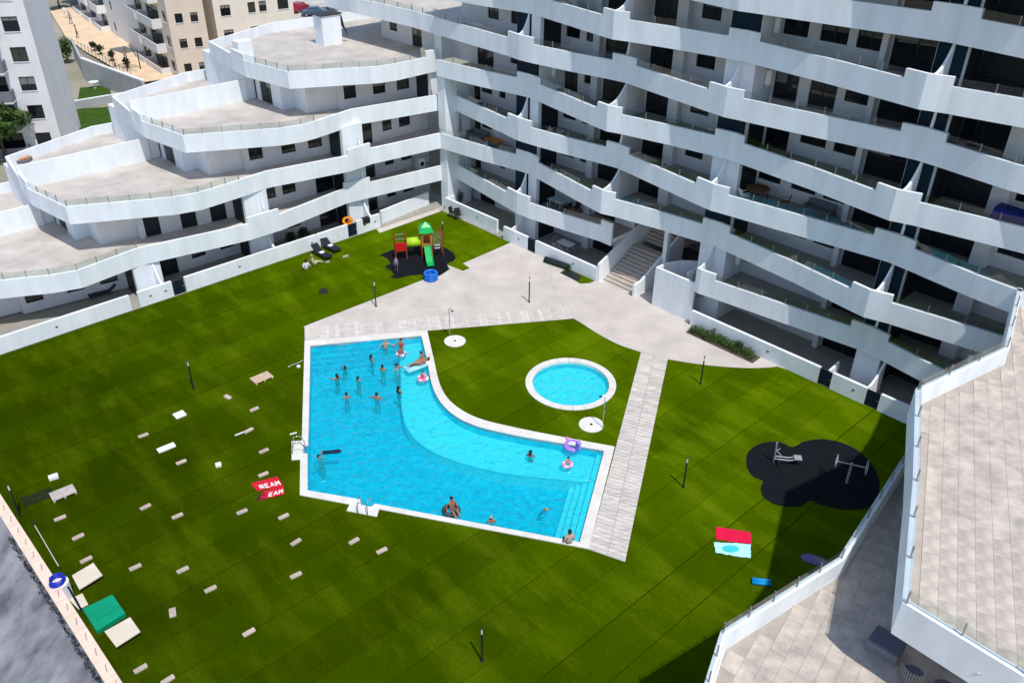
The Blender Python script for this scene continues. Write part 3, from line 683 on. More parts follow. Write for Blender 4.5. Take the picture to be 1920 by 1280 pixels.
for k in range(0, 4):
    z = 3*k; base = 8.9*(3-k); zz = z+(.05 if k == 0 else 0); top = z+2.72
    # inner modules
    inner = {0: [(1.05, 2.25, *W2, 'w'), (3.0, 3.95, *W2, 'w'), (5.0, 6.85, *D2, 'd')], 1: [(9.1, 10.8, *D2, 'd'), (12.6, 13.8, *W2, 'w'), (14.4, 15.3, *W2, 'w')], 2: [(18.5, 19.65, *W2, 'w'), (20.85, 21.95, *W2, 'w'), (23.1, 24.9, *D2, 's')]}
    def lrun(ua, va, ub, vb, ops):
        # walk from high u to low u so the outer face looks at the court
        L = math.hypot(ub-ua, vb-va)
        wall_run(wing, (-ub, vb), (-ua, va), zz, top, [((ub-o1)*L/(ub-ua), (ub-o0)*L/(ub-ua), l, h, kd) for o0, o1, l, h, kd in ops], .2)
    if base > 0: lrun(-.8, 3.2, base, 3.2, [o for i in range(3-k) for o in inner[i]])
    e3 = [(base+.75, base+1.95), (base+3.0, base+4.15), (base+5.65, base+6.75)]
    kd = (('s', *D2) if k == 1 else ('w', *W2))
    lrun(base, 3.35, base+7.0, 4.25, [(a, c, kd[1], kd[2], kd[0]) for a, c in e3])
    lrun(base+7.0, 4.75, base+9.7, 5.15, [])
    b = MB(); b.box(-(base+7.1), -(base+6.95), 4.26, 4.74, zz, top); b.build('wall', M['wall'], wing)
    b = MB(); b.box(-(base+9.7), -(base+9.5), 5.15, 7.2, zz, top); b.build('wall', M['stucco'], wing)
    b = MB(); b.box(-(base+10.75), -(base+9.7), 7.2, 7.4, zz, top); b.build('wall', M['stucco'], wing)
    wall_run(wing, (-(base+10.75), 11.4), (-(base+10.75), 7.4), zz, top, [(.7, 2.6, 0, 2.2, 'd')], .2, 'stucco')
    b = MB(); b.box(-(base+11.6), -(base+10.76), 11.64, 19, zz, top); b.build('wall', M['stucco'], wing)
    b = MB(); b.box(-(base+10.5), 6, 18.9, 19.1, zz, top); b.build('rear_wall', M['stucco'], wing)
    for i in range(0, 4-k):
        if i == 0 and k != 3: continue
        c1 = 8.9*i+.25; c0 = c1-1.9
        b = MB(); b.box(-c1, -c0, 1.15, 3.197, zz, top); cb = b.build('storage_cupboard', M['stucco'], wing)
        b = MB(); b.box(-c1-.03, -c1-.002, 1.5, 3.1, zz+.02, top-.1); b.build('cupboard_door', M['shutter'], cb)
        if k < 3:
            b = MB(); um = c0+.5; n = 8; v0 = .15 if k == 0 else .9; v1 = 1.13
            pl = [(v0+(v1-v0)*q/n, z+1.2+1.15*(q/n)**2) for q in range(n+1)]; m_ = n+1
            vs = [(-um-.07, v, zz) for v, t in pl]+[(-um-.07, v, t) for v, t in pl]; vs += [(x+.14, y, q) for x, y, q in vs]; fs = []
            for q in range(n): fs += [(q, q+m_, q+m_+1, q+1), (2*m_+q, 2*m_+q+1, 3*m_+q+1, 3*m_+q), (m_+q, 3*m_+q, 3*m_+q+1, m_+q+1)]
            b.add(vs, fs+[(0, 2*m_, 3*m_, m_)])
            b.build('dividing_fin', M['stucco'], wing)
b = MB(); b.slab(X([(-1, -.1), (38, -.1), (38, 3.4), (-1, 3.4)]), .0, .05); b.build('ground_terrace', M['floor'], wing)
# rooftop box on the top terrace
b = MB(); b.box(-3.4, -1.5, 12.2, 13.6, 12, 14.5); ch = b.build('roof_housing', M['stucco'], wing)
b = MB(); b.box(-3.55, -1.35, 12.1, 13.75, 14.5, 14.58); b.build('housing_cap', M['dark_metal'], ch)
b = MB(); b.add([(-1.49, 12.3, 14.5), (-1.49, 12.3, 13.6), (-1.1, 12.3, 13.0), (-.8, 12.3, 12.4), (-.8, 12.5, 12.9), (-1.0, 12.5, 13.4), (-1.1, 12.6, 14.2)], [(0, 1, 6), (1, 2, 5, 6), (2, 3, 4, 5)]); b.build('loose_membrane', M['black_plastic'], ch)
def lwall(u0, u1, v, label, h=1.2):
    o = thing('garden_wall', label, 'wall', lw(u1, v), LANG, 'white garden walls along the ground floor terraces')
    L = u1-u0; b = MB(); b.box(0, L, 0, .22, -.02, h); b.build('wall_body', M['stucco'], o)
    for f in (.3, .75): b = MB(); b.box(L*f, L*f+.16, -.025, -.002, .62, .70); b.build('wall_lamp', M['dark_metal'], o)
o = thing('garden_wall', 'white garden wall sloping into the inner corner beside the lawn', 'wall', lw(6.6, .35), LANG+math.atan2(.95, 7.6), 'white garden walls along the ground floor terraces')
b = MB(); b.box(0, 5.6, 0, .22, -.02, 1.2); b.build('wall_body', M['stucco'], o)
lwall(7.0, 9.3, -.02, 'short white garden wall with an orange float beside it')
lwall(10.2, 24.0, -.08, 'long white garden wall behind the two dark sun loungers')
lwall(24.95, 27.4, -.06, 'short white garden wall left of a dark gate on the left wing')
lwall(28.0, 48.0, -.1, 'white garden wall at the left edge, beside the dark turf')
gate(0, .85, 0, 'dark gate beside the orange float', (lw(10.18, -.02), LANG)); gate(0, .85, 0, 'dark gate in the wall of the left wing, beside shuttered glazing', (lw(24.92, -.06), LANG))

# ------------------------------------------------------------ near terraces on the right
near = thing('terrace_building', 'near white terrace wing with tiled decks and glass railings', 'building')
LOWP = [(4.8, 13.5), (6.22, 17.17), (7.1, 19.1), (12.13, 22.48), (16.43, 27.9), (23.2, 36.4)]
UPP = [(23.0, 8.2), (14.32, 15.16), (11.93, 17.75), (14.44, 23.34), (16.45, 28.65), (21.4, 33.0), (24.6, 36.6)]
u_e = [pix(1722, 729, 9.8).xy, pix(1883, 650, 9.8).xy, pix(1920, 579, 9.8).xy]
UPP = [(22.0, 8.8), (14.32, 15.2), (11.93, 17.78), (14.44, 23.36)] + [(u_e[0].x-.1, u_e[0].y+.05), (u_e[1].x, u_e[1].y), (u_e[2].x+.8, u_e[2].y+2.2)]
b = MB(); ribbon(b, [(x, y, 6.8) for x, y in LOWP], 5.5, .22, -1); b.build('terrace_band', M['stucco'], near)
b = MB(); ribbon(b, [(x, y, 9.8) for x, y in UPP], 8.4, .22, -1); b.build('terrace_band', M['stucco'], near)
railing(near, LOWP, 6.8, .5, 1.3, .12, -1); railing(near, UPP, 9.8, .5, 1.9, .12, -1)
b = MB(); b.slab([(x+.08, y-.05) for x, y in LOWP]+[(34, 30), (30, 6), (6, 6)], 5.7, 5.97); b.build('deck_slab', M['ceil'], near)
b = MB(); b.slab([(x+.06, y-.03) for x, y in UPP]+[(34, 36), (34, 8)], 8.7, 8.97); b.build('deck_slab', M['ceil'], near)
# bodies below (set back), so the decks stand on something
b = MB(); b.slab([(9.5, 8), (9.5, 17.5), (14, 21), (18.5, 26.5), (25, 34.5), (34, 30), (30, 8)], 0, 5.69); b.build('lower_walls', M['wall'], near)
b = MB(); b.slab([(17.2, 14.5), (18, 22), (20, 27), (25.5, 33), (34, 30), (30, 10)], 5.98, 8.69); b.build('upper_walls', M['wall'], near)
# floor tiles
tm = nmat('deck_tile_stone', (.57, .50, .43), .75, .22, 1.5, .06, 20., spec=.15, col2=(.38, .335, .295), detail=6); tint_by_object(tm, .05)
jmat = nmat('tile_joint', (.42, .37, .325), .9, .15, 1.6)
def inside(p, poly):
    r = False; n = len(poly)
    for i in range(n):
        x0, y0 = poly[i][:2]; x1, y1 = poly[(i+1) % n][:2]
        if (y0 > p[1]) != (y1 > p[1]) and p[0] < (x1-x0)*(p[1]-y0)/(y1-y0)+x0: r = not r
    return r
def tiles(poly, z, ang, w, h, limit, hull):
    d = Vector((math.cos(ang), math.sin(ang))); n = Vector((-d.y, d.x)); c = []
    b = MB(); b.box(-w/2+.004, w/2-.004, -h/2+.004, h/2-.004, 0, .022); me = b.mesh('floor_tile', tm)
    for i in range(-80, 80):
        for j in range(-80, 80):
            p = d*((i+.5*(j % 2))*w)+n*(j*h)+Vector((16, 22))
            cs = [p+d*sx*w/2+n*sy*h/2 for sx in (-1, 1) for sy in (-1, 1)]
            if all(inside(q, poly) for q in cs) and inside(p, hull): c.append(p)
            elif any(inside(q, poly) for q in cs+[p]) and inside(p, hull): c.append(p) if all(inside(p+(q-p)*.7, poly) for q in cs) else None
    c.sort(key=lambda p: p.length)
    for p in c[:limit]: link('floor_tile', me, near, (p.x, p.y, z-.018+random.uniform(-.0015, .0015)), ang)
    if len(c) > limit:
        b = MB()
        for p in c[limit:]:
            q = [p+d*sx*(w/2-.004)+n*sy*(h/2-.004) for sx, sy in ((-1, -1), (1, -1), (1, 1), (-1, 1))]; b.slab([(a.x, a.y) for a in q], z-.018, z+.004)
        tag(b.build('far_floor_tiles', tm, near), kind='stuff')
lp = [(x+.25, y-.12) for x, y in LOWP]+[(34, 30), (30, 6), (6, 6)]
up = [(x+.22, y-.15) for x, y in UPP]+[(34, 36), (34, 8)]
sh_ = sheet('deck_joint_bed', [lp], 5.985, jmat); sh_.parent = near
sh_ = sheet('deck_joint_bed', [up], 8.985, jmat); sh_.parent = near
tiles(lp, 6.006, R(55), .82, .55, 130, [(4, 8), (22, 8), (26, 37), (4, 30)])
tiles(up, 9.006, R(66), .82, .55, 170, [(10, 12), (28, 8), (30, 40), (12, 30)])

# ============================================================ plants
def leaves(blobs, n, size, seed=1):
    rnd = random.Random(seed); b = MB(); tot = sum(r[0]*r[1]*r[2] for c, r in blobs)
    for c, r in blobs:
        for _ in range(int(n*r[0]*r[1]*r[2]/tot)):
            d = Vector((rnd.gauss(0, 1), rnd.gauss(0, 1), rnd.gauss(0, 1))).normalized()*(rnd.random()**.4)
            p = Vector((c[0]+d.x*r[0], c[1]+d.y*r[1], c[2]+d.z*r[2]))
            a = Vector((rnd.gauss(0, 1), rnd.gauss(0, 1), rnd.gauss(0, .6))).normalized(); q = a.cross(Vector((rnd.gauss(0, 1), rnd.gauss(0, 1), rnd.gauss(0, 1)))).normalized(); s = size*rnd.uniform(.5, 1.3)
            b.add([p-a*s, p+q*s*.45, p+a*s, p-q*s*.45], [(0, 1, 2, 3)])
    return b
def tree(loc, h, rx, label, n=2600, leaf=.22, seed=1, mat='leaf', group=None):
    o = thing('tree', label, 'tree', loc, 0, group); rnd = random.Random(seed)
    b = MB(); b.tube((0, 0, 0), (.1, 0, h*.5), .16, .1, 8)
    bl = []
    for i in range(11):
        a = rnd.uniform(0, 6.28); rr = rnd.uniform(.15, .75)*rx; p = (rr*math.cos(a), rr*math.sin(a), h*rnd.uniform(.5, .92)); b.tube((.1, 0, h*.42), p, .06, .02, 5)
        s = rnd.uniform(.3, .55)*rx; bl.append((p, (s, s, s*.8)))
    b.build('trunk', M['bark'], o); leaves(bl, n, leaf, seed).build('crown', M[mat], o); return o
def shrub(loc, r, h, label, n=260, leaf=.09, seed=1, mat='leaf', group=None, pot=False):
    o = thing('potted_plant' if pot else 'shrub', label, 'plant', loc, 0, group); rnd = random.Random(seed); z0 = 0
    if pot: b = MB(); b.lathe([(.12, 0), (.17, .3), (.15, .3)], n=12); b.build('pot', M['black_plastic'], o); z0 = .28
    b = MB()
    for i in range(5): b.tube((0, 0, z0), (rnd.uniform(-.6, .6)*r, rnd.uniform(-.6, .6)*r, z0+h*.7), .018, .008, 5)
    b.build('stem', M['bark'], o)
    leaves([((rnd.uniform(-.4, .4)*r, rnd.uniform(-.4, .4)*r, z0+h*rnd.uniform(.35, .75)), (r*.7, r*.7, h*.35)) for _ in range(4)], n, leaf, seed).build('foliage', M[mat], o); return o

# hedge bed along the long garden wall
hb = thing('hedge_bed', 'low clipped green hedge bed at the foot of the long white wall', 'hedge', mw(27.2, -1.85), MANG)
b = MB(); b.slab([(0, 0), (5.2, 0), (5.2, .95), (0, .95)], 0, .05); b.build('soil', M['soil'], hb)
rnd = random.Random(3)
leaves([((.35+.37*i, .5+rnd.uniform(-.1, .1), .26), (.36, .44, .28+rnd.uniform(-.05, .09))) for i in range(13)], 5200, .055, 5).build('foliage', M['leaf'], hb)
shrub(mw(28.9, -1.1), .28, .8, 'grey-green sprig rising from the hedge bed', 90, .06, 6, 'leaf', 'taller plants in the hedge bed')
shrub(mw(30.9, -1.2), .3, 1.0, 'dark upright shrub in the right part of the hedge bed', 260, .07, 8, 'leaf_dark', 'taller plants in the hedge bed')
gb = thing('grass_bed', 'small pointed bed of turf offcuts beside the staircase wall', 'bed')
gpoly = P2([(1050, 512), (1063, 503), (1080, 508), (1100, 517), (1117, 526), (1105, 531), (1088, 532), (1070, 521)])
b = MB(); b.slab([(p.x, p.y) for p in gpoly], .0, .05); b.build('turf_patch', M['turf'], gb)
b = MB(); b.slab([(p.x, p.y) for p in P2([(1052, 513), (1066, 506), (1090, 519), (1084, 529)])], .0, .068); b.build('dark_matting', M['black_plastic'], gb)
shrub(pix(1067, 505), .35, .55, 'small leafy plant at the end of the dark roll', 200, .08, 4)
o = thing('turf_roll_bundle', 'thick dark roll of matting lying against the white garden wall', 'roll', pix(1022, 491)+Vector((0, 0, 0)))
e_ = pix(1066, 506)-pix(1022, 491); b = MB(); b.tube((0, 0, .24), (e_.x, e_.y, .24), .24, n=16); b.build('rolled_mat', flat('dark_matting', (.012, .022, .026), .8), o)
b = MB(); b.tube((-.01, 0, .24), (.0, 0, .24), .12, n=12); b.build('core', M['black_plastic'], o)

# ============================================================ people (one continuous skinned body, hair as a child)
def skin_mesh(name, joints, bones):
    names = list(joints); me = bpy.data.meshes.new('tmp'); me.from_pydata([joints[n][:3] for n in names], [(names.index(a), names.index(b)) for a, b in bones], [])
    ob = bpy.data.objects.new('tmp', me); COL.objects.link(ob); md = ob.modifiers.new('s', 'SKIN'); md.use_smooth_shade = True; sb = ob.modifiers.new('d', 'SUBSURF'); sb.levels = 1; sb.render_levels = 1
    lay = me.skin_vertices[0].data if me.skin_vertices else None
    if lay is None: me.attributes.new('s', 'FLOAT', 'POINT')
    for i, n in enumerate(names):
        r = joints[n][3]; lay[i].radius = r if isinstance(r, tuple) else (r, r); lay[i].use_root = (n == 'pelvis')
    dg = bpy.context.evaluated_depsgraph_get(); out = bpy.data.meshes.new_from_object(ob.evaluated_get(dg)); out.name = name
    bpy.data.objects.remove(ob); bpy.data.meshes.remove(me); return out
BONES = [('pelvis', 'belly'), ('belly', 'chest'), ('chest', 'neck'), ('neck', 'jaw'), ('jaw', 'head'), ('head', 'crown')]
for s_ in 'LR': BONES += [('chest', 'sh'+s_), ('sh'+s_, 'el'+s_), ('el'+s_, 'wr'+s_), ('wr'+s_, 'ha'+s_), ('pelvis', 'hip'+s_), ('hip'+s_, 'kn'+s_), ('kn'+s_, 'an'+s_), ('an'+s_, 'to'+s_)]
def joints(**kw):
    J = {'pelvis': (0, 0, .95, (.15, .11)), 'belly': (0, 0, 1.12, (.13, .10)), 'chest': (0, .0, 1.33, (.16, .115)), 'neck': (0, .005, 1.47, .055), 'jaw': (0, -.02, 1.54, .07), 'head': (0, -.005, 1.62, (.08, .098)), 'crown': (0, .0, 1.69, .06)}
    for s_, x in (('L', 1), ('R', -1)):
        J.update({'sh'+s_: (.17*x, 0, 1.40, .055), 'el'+s_: (.24*x, .02, 1.13, .042), 'wr'+s_: (.27*x, -.04, .90, .03), 'ha'+s_: (.275*x, -.06, .80, .028),
                  'hip'+s_: (.09*x, 0, .88, .085), 'kn'+s_: (.10*x, -.02, .50, .06), 'an'+s_: (.10*x, .02, .09, .04), 'to'+s_: (.11*x, -.14, .04, .035)})
    for k_, v in kw.items(): J[k_] = (*v, J[k_][3])
    return J
POSE = {
 'stand': joints(elL=(.30, -.03, 1.16), wrL=(.36, -.24, 1.10), haL=(.34, -.32, 1.10), elR=(-.29, .02, 1.15), wrR=(-.40, -.10, .98), haR=(-.44, -.15, .92)),
 'fold': joints(head=(.02, -.02, 1.62), jaw=(.01, -.03, 1.54), elL=(.27, -.06, 1.15), wrL=(.08, -.2, 1.14), haL=(-.02, -.22, 1.16), elR=(-.27, -.05, 1.16), wrR=(-.06, -.19, 1.20), haR=(.05, -.21, 1.2)),
 'wide': joints(elL=(.40, -.04, 1.28), wrL=(.60, -.16, 1.2), haL=(.68, -.2, 1.18), elR=(-.36, .0, 1.2), wrR=(-.52, -.12, 1.08), haR=(-.60, -.16, 1.05)),
 'reach': joints(elL=(.30, -.2, 1.33), wrL=(.28, -.44, 1.36), haL=(.27, -.54, 1.37), elR=(-.36, -.02, 1.16), wrR=(-.55, -.1, 1.05), haR=(-.63, -.14, 1.02)),
 'walk': joints(knL=(.10, -.17, .52), anL=(.10, -.12, .09), toL=(.11, -.28, .05), knR=(-.10, .08, .5), anR=(-.10, .26, .13), toR=(-.1, .16, .04)),
 'swim': joints(elL=(.22, -.02, 1.66), wrL=(.18, -.04, 1.9), haL=(.17, -.04, 2.0), elR=(-.40, 0, 1.3), wrR=(-.5, -.08, 1.08), haR=(-.52, -.1, 1.0), knL=(.12, .1, .5), anL=(.12, .3, .12), toL=(.12, .35, .02)),
 'sit': joints(knL=(.11, -.42, .93), knR=(-.11, -.42, .93), anL=(.11, -.45, .52), anR=(-.11, -.45, .52), toL=(.11, -.60, .46), toR=(-.11, -.60, .46), elL=(.25, .06, 1.15), wrL=(.24, -.08, .95), haL=(.22, -.14, .90), elR=(-.25, .06, 1.15), wrR=(-.24, -.08, .95), haR=(-.22, -.14, .90)),
 'lounge': joints(knL=(.11, -.36, 1.08), knR=(-.11, -.40, 1.06), anL=(.12, -.66, .88), anR=(-.12, -.72, .88), toL=(.12, -.78, .95), toR=(-.12, -.84, .95), elL=(.27, .1, 1.12), wrL=(.30, -.02, .95), haL=(.3, -.08, .9), elR=(-.27, .1, 1.12), wrR=(-.30, -.02, .95), haR=(-.3, -.08, .9)),
}
_pm = {}
def body_mesh(pose, cut):
    key = (pose, cut)
    if key not in _pm:
        if pose not in _pm: _pm[pose] = skin_mesh('person_'+pose, POSE[pose], BONES)
        me = _pm[pose].copy(); me.materials.clear()
        for n in range(3): me.materials.append(M['skin'])
        J = POSE[pose]
        for p in me.polygons:
            c = p.center; mi = 0; ax = abs(c.x)
            legs = (ax < .24 and (c.z < .99)) and not (pose in ('sit', 'lounge') and c.y < -.28)
            if cut in ('trunks', 'shorts') and legs and c.z > (.62 if cut == 'shorts' else .72) and ax < .22: mi = 1
            if cut == 'suit' and ax < .19 and .80 < c.z < 1.36: mi = 1
            if cut == 'bikini' and ax < .2 and (.82 < c.z < .98 or 1.24 < c.z < 1.36): mi = 1
            if cut == 'dressed':
                if .95 < c.z < 1.43 and ax < .27: mi = 1
                elif c.z <= .99 and ax < .24: mi = 2 if c.z > .12 else 0
            p.material_index = mi; p.use_smooth = True
        _pm[key] = me
    return _pm[key]
_hb = MB(); _hb.ball((0, .022, 1.645), .108, (.92, 1.02, .98), 12, 8); _hb.v = [(x, max(y, -.055) if z < 1.66 else y, max(z, 1.55)) for x, y, z in _hb.v]; HAIR_S = _hb.mesh('hair', M['hair_dark'], True)
_hb = MB(); _hb.ball((0, .025, 1.63), .115, (.95, 1.0, 1.0), 12, 8); _hb.ball((0, .075, 1.50), .09, (1, .6, 1.7), 10, 6); _hb.v = [(x, max(y, -.05) if z < 1.66 else y, z) for x, y, z in _hb.v]; HAIR_L = _hb.mesh('hair', M['hair_dark'], True)
def person(label, loc, rz=0, pose='stand', cut='trunks', suit=(.02, .02, .02), suit2=None, hair='dark', long=False, scale=1., tilt=0, skin='skin', group=None):
    o = bpy.data.objects.new('person', body_mesh(pose, cut)); COL.objects.link(o); o.location = loc; o.rotation_euler = (tilt, 0, rz); o.scale = (scale,)*3
    tag(o, label, 'person', group)
    mats = [M[skin], flat('cloth_%.2f_%.2f_%.2f' % suit, suit, .8), flat('cloth_%.2f_%.2f_%.2f' % (suit2 or suit), suit2 or suit, .8)]
    for i, m in enumerate(mats): o.material_slots[i].link = 'OBJECT'; o.material_slots[i].material = m
    h = bpy.data.objects.new('hair', HAIR_L if long else HAIR_S); COL.objects.link(h); h.parent = o
    h.material_slots[0].link = 'OBJECT'; h.material_slots[0].material = M['hair_'+hair]
    return o
FZ = -1.35
def swimmer(x, y, label, rz=0, pose='stand', up=.47, **kw):
    """stands or floats so that 'up' metres of the body are above the water; x, y = head in the photo"""
    sc = kw.setdefault('scale', .92); up *= .84; p = pix(x, y, WZ+up-.1); return person(label, (p.x, p.y, WZ+up-1.73*sc), rz, pose, group='people in the pool', **kw)
NV, BK, RD = (.01, .015, .04), (.012, .012, .013), (.45, .03, .05)
swimmer(722, 638, 'man in black shorts wading waist-deep on the top steps of the pool', R(10), 'wide', .75, suit=BK, hair='grey', skin='skin2')
swimmer(751, 637, 'person in red top standing on the steps at the pool corner', R(-10), 'reach', .8, cut='suit', suit=(.55, .06, .06))
swimmer(696, 667, 'dark-haired swimmer just below the steps, third from the corner', R(120), 'stand', .5, cut='bikini', suit=NV, long=True)
swimmer(643, 675, 'swimmer leaning away to the right near the left steps', R(200), 'swim', .42, tilt=R(-25), suit=NV)
swimmer(717, 686, 'swimmer with a pale back in the middle of the upper group', R(170), 'fold', .5, cut='suit', suit=(.25, .25, .12))
swimmer(744, 684, 'swimmer in pale top at the edge of the shallow ledge', R(60), 'reach', .5, cut='suit', suit=(.6, .55, .6))
swimmer(631, 703, 'leftmost dark-haired swimmer in the upper group', R(230), 'reach', .45, cut='bikini', suit=BK, long=True)
swimmer(671, 708, 'swimmer alone in deep water with only head and shoulders showing', R(150), 'fold', .36, suit=BK, scale=.86)
swimmer(649, 738, 'swimmer with blue trunks, lower left of the group', R(205), 'stand', .48, suit=(.02, .12, .45), scale=.88)
swimmer(706, 738, 'swimmer with bare back and blue trunks, lowest of the group', R(175), 'wide', .58, suit=(.03, .16, .5))
swimmer(747, 726, 'long-haired swimmer in dark suit against the shallow ledge', R(140), 'fold', .58, cut='suit', suit=NV, long=True)
swimmer(790, 661, 'sunburnt person leaning on the coping by the pool corner', R(60), 'reach', .62, cut='suit', suit=(.6, .18, .08))
swimmer(606, 862, 'swimmer with dark hair beside the left ladder', R(40), 'swim', .38, tilt=R(-20), suit=(.55, .06, .08))
swimmer(921, 969, 'tanned person at the lower coping with orange suit', R(-170), 'fold', .5, cut='suit', suit=(.55, .14, .06), hair='grey')
swimmer(1009, 928, 'blond swimmer gliding alone in the lower right of the pool', R(210), 'swim', .42, cut='suit', suit=(.06, .05, .08), tilt=R(-35), hair='blond', long=True, skin='skin2')
swimmer(995, 846, 'long-haired swimmer sitting low on the shallow ledge', R(160), 'fold', .5, cut='bikini', suit=(.3, .15, .1), long=True)
swimmer(1066, 859, 'child in pink ring at the right end of the shallow ledge', R(10), 'stand', .5, cut='suit', suit=(.7, .25, .4), scale=.75, skin='skin2')
p = pix(1067, 1017, .06)
person('person in pink top and black bottoms sitting on the lower right coping', (p.x, p.y, .06-.86), R(200), 'sit', 'dressed', (.62, .42, .40), BK, 'dark', group=None)

# floats
def ring(x, y, R0, r, c1, c2, label, n=8, **k):
    p = pix(x, y, WZ); o = thing('swim_ring', label, 'float', (p.x, p.y, WZ+r*.55), 0, 'inflatable floats in the pool')
    b = MB(); b.torus((0, 0, 0), R0, r, 32, 10, sq=.85)
    b.m = [1 if (f//10)*n//32 % 2 else 0 for f in range(len(b.f))]
    b.build('inflated_ring', [flat('vinyl_%.2f_%.2f_%.2f' % c1, c1, .3), flat('vinyl_%.2f_%.2f_%.2f' % c2, c2, .3)], o, smooth=True)
    b = MB(); b.tube((R0, 0, r*.7), (R0, 0, r*1.05), .02, n=6); b.build('valve', M['white_plastic'], o)
    return p
p = ring(846, 958, .36, .13, (.03, .04, .05), (.06, .08, .09), 'large dark tyre-like ring by the lower coping')
person('person slumped in the dark ring by the lower coping', (p.x+.05, p.y-.02, WZ-.75), R(30), 'lounge', 'trunks', (.3, .3, .32), group='people in the pool')
p = ring(793, 710, .27, .11, (.85, .2, .4), (.85, .82, .82), 'pink and white ring by the curved coping')
person('small child sitting in the pink and white ring by the curved coping', (p.x, p.y, WZ-.48), R(-20), 'lounge', 'suit', (.75, .1, .3), scale=.62, hair='dark', skin='skin2', group='people in the pool')
ring(1064, 871, .23, .09, (.85, .3, .5), (.9, .6, .7), 'pink ring round a child on the shallow ledge')
p = ring(752, 664, .25, .09, (.75, .75, .78), (.55, .15, .25), 'grey and white ring floating by the top steps')
person('small child in the grey and white ring by the top steps', (p.x, p.y, WZ-.45), R(0), 'lounge', 'trunks', (.5, .1, .2), scale=.6, group='people in the pool')
p = pix(782, 688, WZ); o = thing('air_mattress', 'pale blue air mattress beside the curved coping', 'float', (p.x, p.y, WZ+.08), R(35), 'inflatable floats in the pool')
for i in range(5): b = MB(); b.tube((-.8, -.28+.14*i, 0), (.8, -.28+.14*i, 0), .08, n=8); b.build('air_chamber', flat('vinyl_pale_blue', (.35, .72, .85), .3), o, smooth=True)
b = MB(); b.tube((.66, -.3, .08), (.66, .3, .08), .11, n=10); b.build('pillow', flat('vinyl_white', (.8, .82, .84), .3), o, smooth=True)
person('person lying face up on the pale blue air mattress', (p.x-.80*math.cos(R(35)), p.y-.80*math.sin(R(35)), WZ+.26), R(-55), 'walk', 'trunks', (.5, .2, .1), tilt=R(-86), group='people in the pool')
for q, nm, ly in ((pix(1073, 838, WZ), 'purple inflatable animal float with raised head at the pool corner', 1),):
    o = thing('animal_float', nm, 'float', (q.x, q.y, WZ+.1), R(-60), 'inflatable floats in the pool'); vm = flat('vinyl_purple', (.36, .22, .75), .3)
    b = MB(); b.torus((0, 0, 0), .36, .15, 28, 10, sq=.9); b.build('inflated_body', vm, o, smooth=True)
    b = MB(); b.tube((.42, 0, .08), (.5, 0, .55), .13, .11, 10); b.ball((.6, 0, .62), .15, (1.3, .8, .8)); b.build('neck_and_head', vm, o, smooth=True)
    b = MB(); b.ball((-.48, 0, .16), .14, (1.2, .6, .8)); b.build('tail', flat('vinyl_pink', (.8, .3, .55), .3), o, smooth=True)
    for y_ in (-.07, .07): b = MB(); b.tube((.55, y_, .7), (.52, y_*1.3, .84), .03, .008, 6); b.build('ear', flat('vinyl_pink', (.8, .3, .55), .3), o)
p = pix(622, 848, WZ); o = thing('float_board', 'dark floating board beside the swimmer at the left ladder', 'float', (p.x, p.y, WZ+.02), R(10), 'inflatable floats in the pool')
b = MB(); b.slab([(-.5, -.12), (.4, -.14), (.55, 0), (.4, .14), (-.5, .12)], 0, .06); b.build('foam_board', flat('foam_navy', (.01, .02, .05), .5), o)
# ladders on the two small stone platforms
def ladder(p, rz, label):
    o = thing('pool_ladder', label, 'ladder', p, rz, 'pool ladders')
    for s in (-.25, .25):
        b = MB(); b.path([(s, -.55, .06), (s, -.52, .6), (s, -.42, .78), (s, -.2, .82), (s, -.02, .72), (s, .08, .4), (s, .1, -.9)], .024, 8); b.build('rail', M['chrome'], o, smooth=True)
    for i in range(3): b = MB(); b.box(-.25, .25, .06, .14, -.25-.27*i, -.22-.27*i); b.build('rung', M['chrome'], o)
ladder(pix(569, 844, .06), R(-80), 'steel pool ladder on the left stone platform'); ladder(pix(687, 950, .06), R(-10), 'steel pool ladder on the lower stone platform')
# showers on round white bases
def shower(x, y, bx, by, label):
    c = pix(x, y); r = .72; o = thing('garden_shower', label, 'shower', (c.x, c.y, 0), 0, 'poolside showers')
    b = MB(); b.lathe([(r, 0), (r, .05), (r-.03, .065), (.0001, .045)], n=40, cap=False); b.build('round_base', M['coping'], o, smooth=False)
    b = MB(); b.lathe([(.08, .05), (.08, .066), (.02, .066)], n=14); b.build('drain', M['dark_metal'], o)
    q = pix(bx, by)-c; b = MB(); b.path([(q.x, q.y, .03), (q.x, q.y, 2.15), (q.x*.8+.03, q.y*.8, 2.25), (q.x*.55+.06, q.y*.55, 2.2)], .028, 8); b.build('pole', M['chrome'], o, smooth=True)
    b = MB(); b.lathe([(.02, .05), (.09, 0), (.09, -.015)], (q.x*.52+.06, q.y*.52, 2.15), 14); b.build('shower_head', M['dark_metal'], o)
    b = MB(); b.tube((q.x, q.y, 1.05), (q.x*.9, q.y*.9-.08, 1.05), .02, n=6); b.build('tap', M['chrome'], o)
shower(853, 640, 843.5, 631, 'shower on round white base at the top of the island lawn'); shower(1108.5, 796.5, 1130, 803, 'shower on round white base beside the boardwalk')
